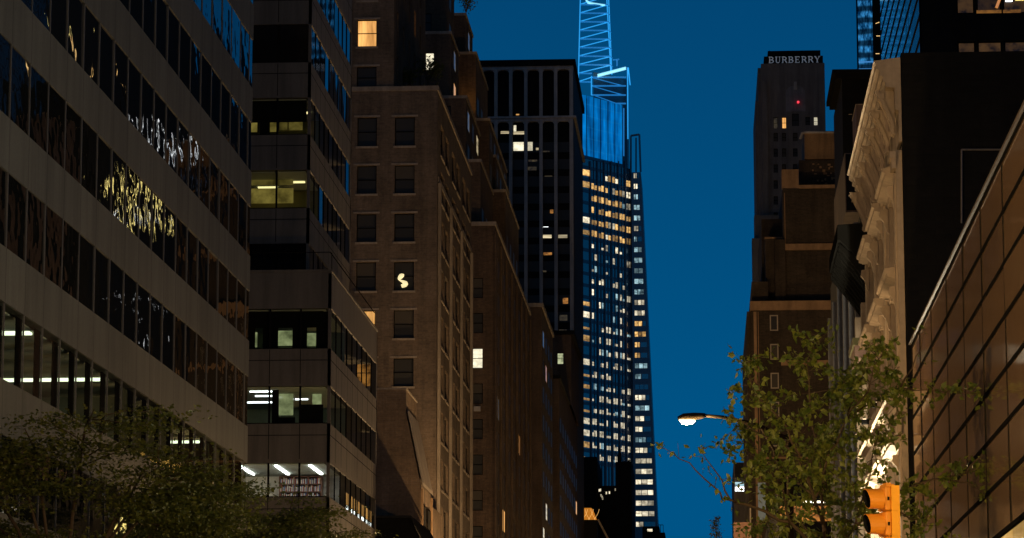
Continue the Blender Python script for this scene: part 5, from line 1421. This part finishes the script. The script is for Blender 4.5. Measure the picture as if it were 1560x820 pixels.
bp = N.new('ShaderNodeBump'); bp.inputs['Distance'].default_value = .006; L.new(n1, bp.inputs['Height']); L.new(bp.outputs[0], P.inputs['Normal'])
M_frit = m_
b = MB(); b.box(XR + .12, 16, ve[0], RY1 - .02, zr, zR - .02); b.build('core_wall', M_dark, t)
b = MB(); b.box(XR + .12, 16, ve[0], RY1 - .02, 0, zr - .01); b.build('base_wall', M_dark, t)
for j in range(7):
    for i in range(len(ve) - 1):
        e = random.gauss(0, .004); g = random.gauss(0, .004)
        b = MB(); b.face((XR + e, ve[i] + .02, zz[j] + .02), (XR - e, ve[i + 1] - .02, zz[j] + .02), (XR - e + g, ve[i + 1] - .02, zz[j + 1] - .02), (XR + e + g, ve[i] + .02, zz[j + 1] - .02)); b.build('glass_panel', M_frit, t)
for j in range(8): b = MB(); b.box(XR - .015, XR + .11, ve[0], RY1, zz[j] - .035, zz[j] + .035); b.build('transom', M_dark, t)
b = MB(); b.box(XR - .06, XR + .12, ve[0], RY1 + .02, zR + .036, zR + .08); b.build('top_rail', plain('brass edge', (.09, .06, .035), .6, .2), t)
for y in ve: b = MB(); b.box(XR - .01, XR + .1, y - .018, y + .018, zr, zR); b.build('mullion', M_dark, t)
for i in range(len(ve) - 1):
    b = MB(); b.box(XR + .02, XR + .06, ve[i] + .04, ve[i + 1] - .04, .5, zr - .05); b.build('shop_window', lit('amber shop front %d' % i, (1, .55, .12), (1, .62, .2), 1.1, 'tower', .7), t)

for y, e_ in ((26.5, 3600), (30.0, 3600)):  # lamps added out of view to brighten the street tree and signal
    b = MB(); b.box(XR - .35, XR - .016, y - .03, y + .03, zr - .12, zr - .06); f = b.build('fill_lamp', M_dark, t)
    b = MB(); b.chain([(XR - .35, y, zr - .10), (XR - .35, y, zr - .2), (XR - .35, y, zr - .32)], [.05, .12, .10], 10); b.build('fill_lamp_glass', glow('fill lamp glass', (1, .62, .22), 12), f)
    ld = bpy.data.lights.new('fill_light', 'POINT'); ld.energy = e_; ld.color = (1.0, .66, .26); ld.shadow_soft_size = .12
    lo = bpy.data.objects.new('fill_light', ld); COL.objects.link(lo); lo.parent = t; lo.location = Vector((XR - .62, y, zr - .25)) - t.location

# ---------------------------------------------------------------- traffic signal on the mast
t = thing('traffic_signal', 'yellow traffic signal head seen from the side in front of the street tree', 'traffic signal', (2.5, 43, 0))
TY = 43.0
M_yel = plain('signal yellow paint', (0.75, 0.28, 0.02), 0.4)
M_yel_lit = plain('lit signal yellow', (0.90, 0.40, 0.015), 0.45)  # same paint made brighter, for the light falling on the housing strip
M_yel_in = plain('black hood lining', (0.01, 0.01, 0.01), 0.9)
zt0 = PY(1340, 741, TY).z; xc = xat(1352, TY, 780); pitch = .355
cz, ang = 0.0, R(-17)      # the head looks left and a little away from the camera
ca, sa = math.cos(ang), math.sin(ang)
def lp(lx, ly, lz):      # lx toward the lens side, ly toward the camera side
    return (xc - lx * ca - ly * sa, TY + lx * sa - ly * ca, zt0 + lz)
def lbox(b, x0, x1, y0, y1, z0, z1):
    i = len(b.v)
    b.v += [lp(*p) for p in ((x0, y0, z0), (x1, y0, z0), (x1, y1, z0), (x0, y1, z0), (x0, y0, z1), (x1, y0, z1), (x1, y1, z1), (x0, y1, z1))]
    for f in ((0, 3, 2, 1), (4, 5, 6, 7), (0, 1, 5, 4), (1, 2, 6, 5), (2, 3, 7, 6), (3, 0, 4, 7)): b.f.append(tuple(i + j for j in f))
for k in range(3):
    z1 = -k * pitch - .012; z0 = z1 - pitch + .012
    b = MB(); lbox(b, .0, .085, -.165, .165, z0, z1); h = b.build('signal_section', M_yel, t)
    h.modifiers.new('bevel', 'BEVEL').width = .02
    c = MB(); lbox(c, -.12, .002, -.18, .18, z0 - .011, z1 + .011); c.build('housing', M_yel_lit, h)
    c = MB(); lbox(c, .03, .06, .166, .18, z0 + .14, z0 + .19); c.build('latch', M_dark, h)
    v = MB(); n = 18; zc = (z0 + z1) / 2; ring = []
    for (lx, rad, cut) in ((.086, .145, 0), (.20, .143, 0), (.34, .14, .25)):
        ring.append([(lx - cut * .25 * (1 - math.sin(a)) * .5, rad * math.cos(a), zc + rad * math.sin(a)) for a in [2 * math.pi * q / n for q in range(n)]])
    for r0, r1 in zip(ring[:-1], ring[1:]):
        for q in range(n):
            j = (q + 1) % n; v.face(lp(*r0[q]), lp(*r0[j]), lp(*r1[j]), lp(*r1[q]))
    vo = v.build('visor', M_yel, h)
    so_ = vo.modifiers.new('solid', 'SOLIDIFY'); so_.thickness = .008
    v = MB(); inner = [[(p[0] + .004, p[1] * .93, zc + (p[2] - zc) * .93) for p in rg] for rg in ring]
    for r0, r1 in zip(inner[:-1], inner[1:]):
        for q in range(n): j = (q + 1) % n; v.face(lp(*r0[q]), lp(*r0[j]), lp(*r1[j]), lp(*r1[q]))
    v.build('visor_lining', M_yel_in, h)
    v = MB(); v.face(*[lp(.09, p[1] * .9, zc + (p[2] - zc) * .9) for p in ring[0]]); v.build('lens', M_glassB, h)
b = MB(); lbox(b, -.06, .06, -.13, .13, -.013, .02); lbox(b, -.04, .03, -.10, .06, .0205, .045); b.build('top_cap', M_yel, t)
b = MB(); b.chain([lp(-.02, 0, -3 * pitch), lp(-.02, 0, -3 * pitch - .3), lp(-.3, -.1, -3 * pitch - .5), lp(-.7, -.2, -3 * pitch - .5)], [.03] * 4, 6)
pp = lp(-.7, -.2, -3 * pitch - .5); b.chain([(pp[0], pp[1], 0), (pp[0], pp[1], 2.5), (pp[0], pp[1], pp[2] + .4)], [.1, .08, .07], 8); b.build('signal_pole', M_pole, t, True)

# ---------------------------------------------------------------- the street tree
TR = 47.5
t = thing('street_tree', 'leafy young street tree with thin spreading branches by the signal', 'tree', (xat(1262, TR, 820), TR, 0))
r = random.Random(21); nr = np.random.default_rng(21)
def tpnt(px, py, dy=0.0): return PY(px, py, TR + dy)
base = Vector((xat(1262, TR, 820), TR, 0))
fork = tpnt(1258, 870)
tr = MB(); tr.chain([base, base + Vector((.02, 0, 1.5)), base.lerp(fork, .8), fork], [.11, .085, .07, .06], 8); tr.build('trunk', M_bark, t, True)
limbs = [
    [(1258, 870, 0), (1255, 800, 0), (1252, 740, .3), (1264, 690, .5), (1290, 640, .6), (1302, 590, .5), (1306, 555, .4)],
    [(1255, 800, 0), (1236, 750, -.4), (1215, 690, -.7), (1190, 640, -.9), (1152, 600, -1.0), (1132, 556, -1.1)],
    [(1258, 850, 0), (1205, 795, -.6), (1150, 772, -1.0), (1110, 763, -1.2), (1088, 742, -1.4), (1050, 706, -1.5), (1010, 682, -1.5)],
    [(1258, 865, 0), (1300, 805, .8), (1340, 765, 1.2), (1370, 746, 1.3), (1420, 730, 1.4), (1470, 722, 1.4), (1530, 706, 1.3), (1572, 700, 1.2)],
    [(1440, 727, 1.4), (1472, 738, 1.3), (1500, 752, 1.2), (1522, 758, 1.1)],
    [(1290, 640, .6), (1330, 612, 1.0), (1372, 592, 1.2), (1440, 596, 1.3), (1508, 600, 1.2)],
    [(1252, 740, .3), (1242, 665, .8), (1232, 600, 1.0), (1228, 548, 1.0), (1250, 512, 1.0)],
    [(1290, 640, .6), (1322, 598, -.4), (1330, 560, -.6), (1352, 525, -.6)],
    [(1300, 805, .8), (1322, 735, .5), (1330, 680, .2), (1345, 640, 0)],
    [(1236, 750, -.4), (1180, 710, .6), (1140, 690, .9), (1122, 650, 1.0)],
    [(1258, 850, 0), (1225, 800, 1.0), (1185, 780, 1.4), (1150, 810, 1.6)],
    [(1258, 850, 0), (1290, 820, -1.0), (1310, 790, -1.2), (1300, 740, -1.2)],
    [(1340, 765, 1.2), (1390, 790, 1.5), (1420, 800, 1.6)],
    [(1110, 763, -1.2), (1090, 720, -.8), (1070, 690, -.7)], [(1215, 690, -.7), (1165, 665, -.2), (1110, 632, 0)], [(1372, 592, 1.2), (1398, 545, 1.0), (1410, 500, .9)],
    [(1240, 760, 0), (1270, 720, 1.2), (1275, 660, 1.4), (1262, 600, 1.5)], [(1205, 795, -.6), (1190, 740, -1.2), (1165, 720, -1.3)], [(1470, 722, 1.4), (1500, 690, 1.2), (1530, 685, 1.1), (1555, 720, 1.1)]]
br = MB(); cent = []
for li, lb in enumerate(limbs):
    pts = [tpnt(*q) for q in lb]; n = len(pts)
    r0 = .035 if li in (0, 1, 2, 3) else .018
    # subdivide with a wobble so the branch is crooked
    fine = []
    for a, c in zip(pts[:-1], pts[1:]):
        for q in range(3): fine.append(a.lerp(c, q / 3) + Vector((r.gauss(0, .018), r.gauss(0, .03), r.gauss(0, .018))))
    fine.append(pts[-1])
    br.chain(fine, [r0 + (.005 - r0) * (k / (len(fine) - 1)) ** .8 for k in range(len(fine))], 5)
    sparse = li in (2, 4, 13, 14, 15, 18) ; semi = li in (3, 5)
    start = 4 if li in (2, 3) else 2
    for k in range(start, len(fine)):
        core = 1120 < lb[min(k // 3, n - 1)][0] < 1385
        for q in range(1 if sparse else 2 if semi else 3):
            if r.random() < (.6 if sparse else .9):
                b0 = fine[k]; d = Vector((r.gauss(0, 1), r.gauss(0, 1), r.gauss(.15, .7))).normalized(); ln = r.uniform(.12, .32) if (sparse or semi) else r.uniform(.2, .62)
                e = b0 + d * ln; mid = b0.lerp(e, .5) + Vector((0, 0, .03))
                br.chain([b0, mid, e], [.006, .0045, .002], 4)
                for w in range(r.randint(1, 2) if sparse else r.randint(2, 4)):
                    c = b0.lerp(e, r.uniform(.4, 1.05)); m = r.randint(2, 4) if sparse else r.randint(3, 7)
                    cent.append(np.array(c) + nr.normal(size=(m, 3)) * .055)
    cent.append(np.array(fine[-1]) + nr.normal(size=(5, 3)) * .05)
br.build('branch', M_bark, t, True)
leaf_mesh('crown', np.concatenate(cent), .125, M_leafR, t, .0, .6)
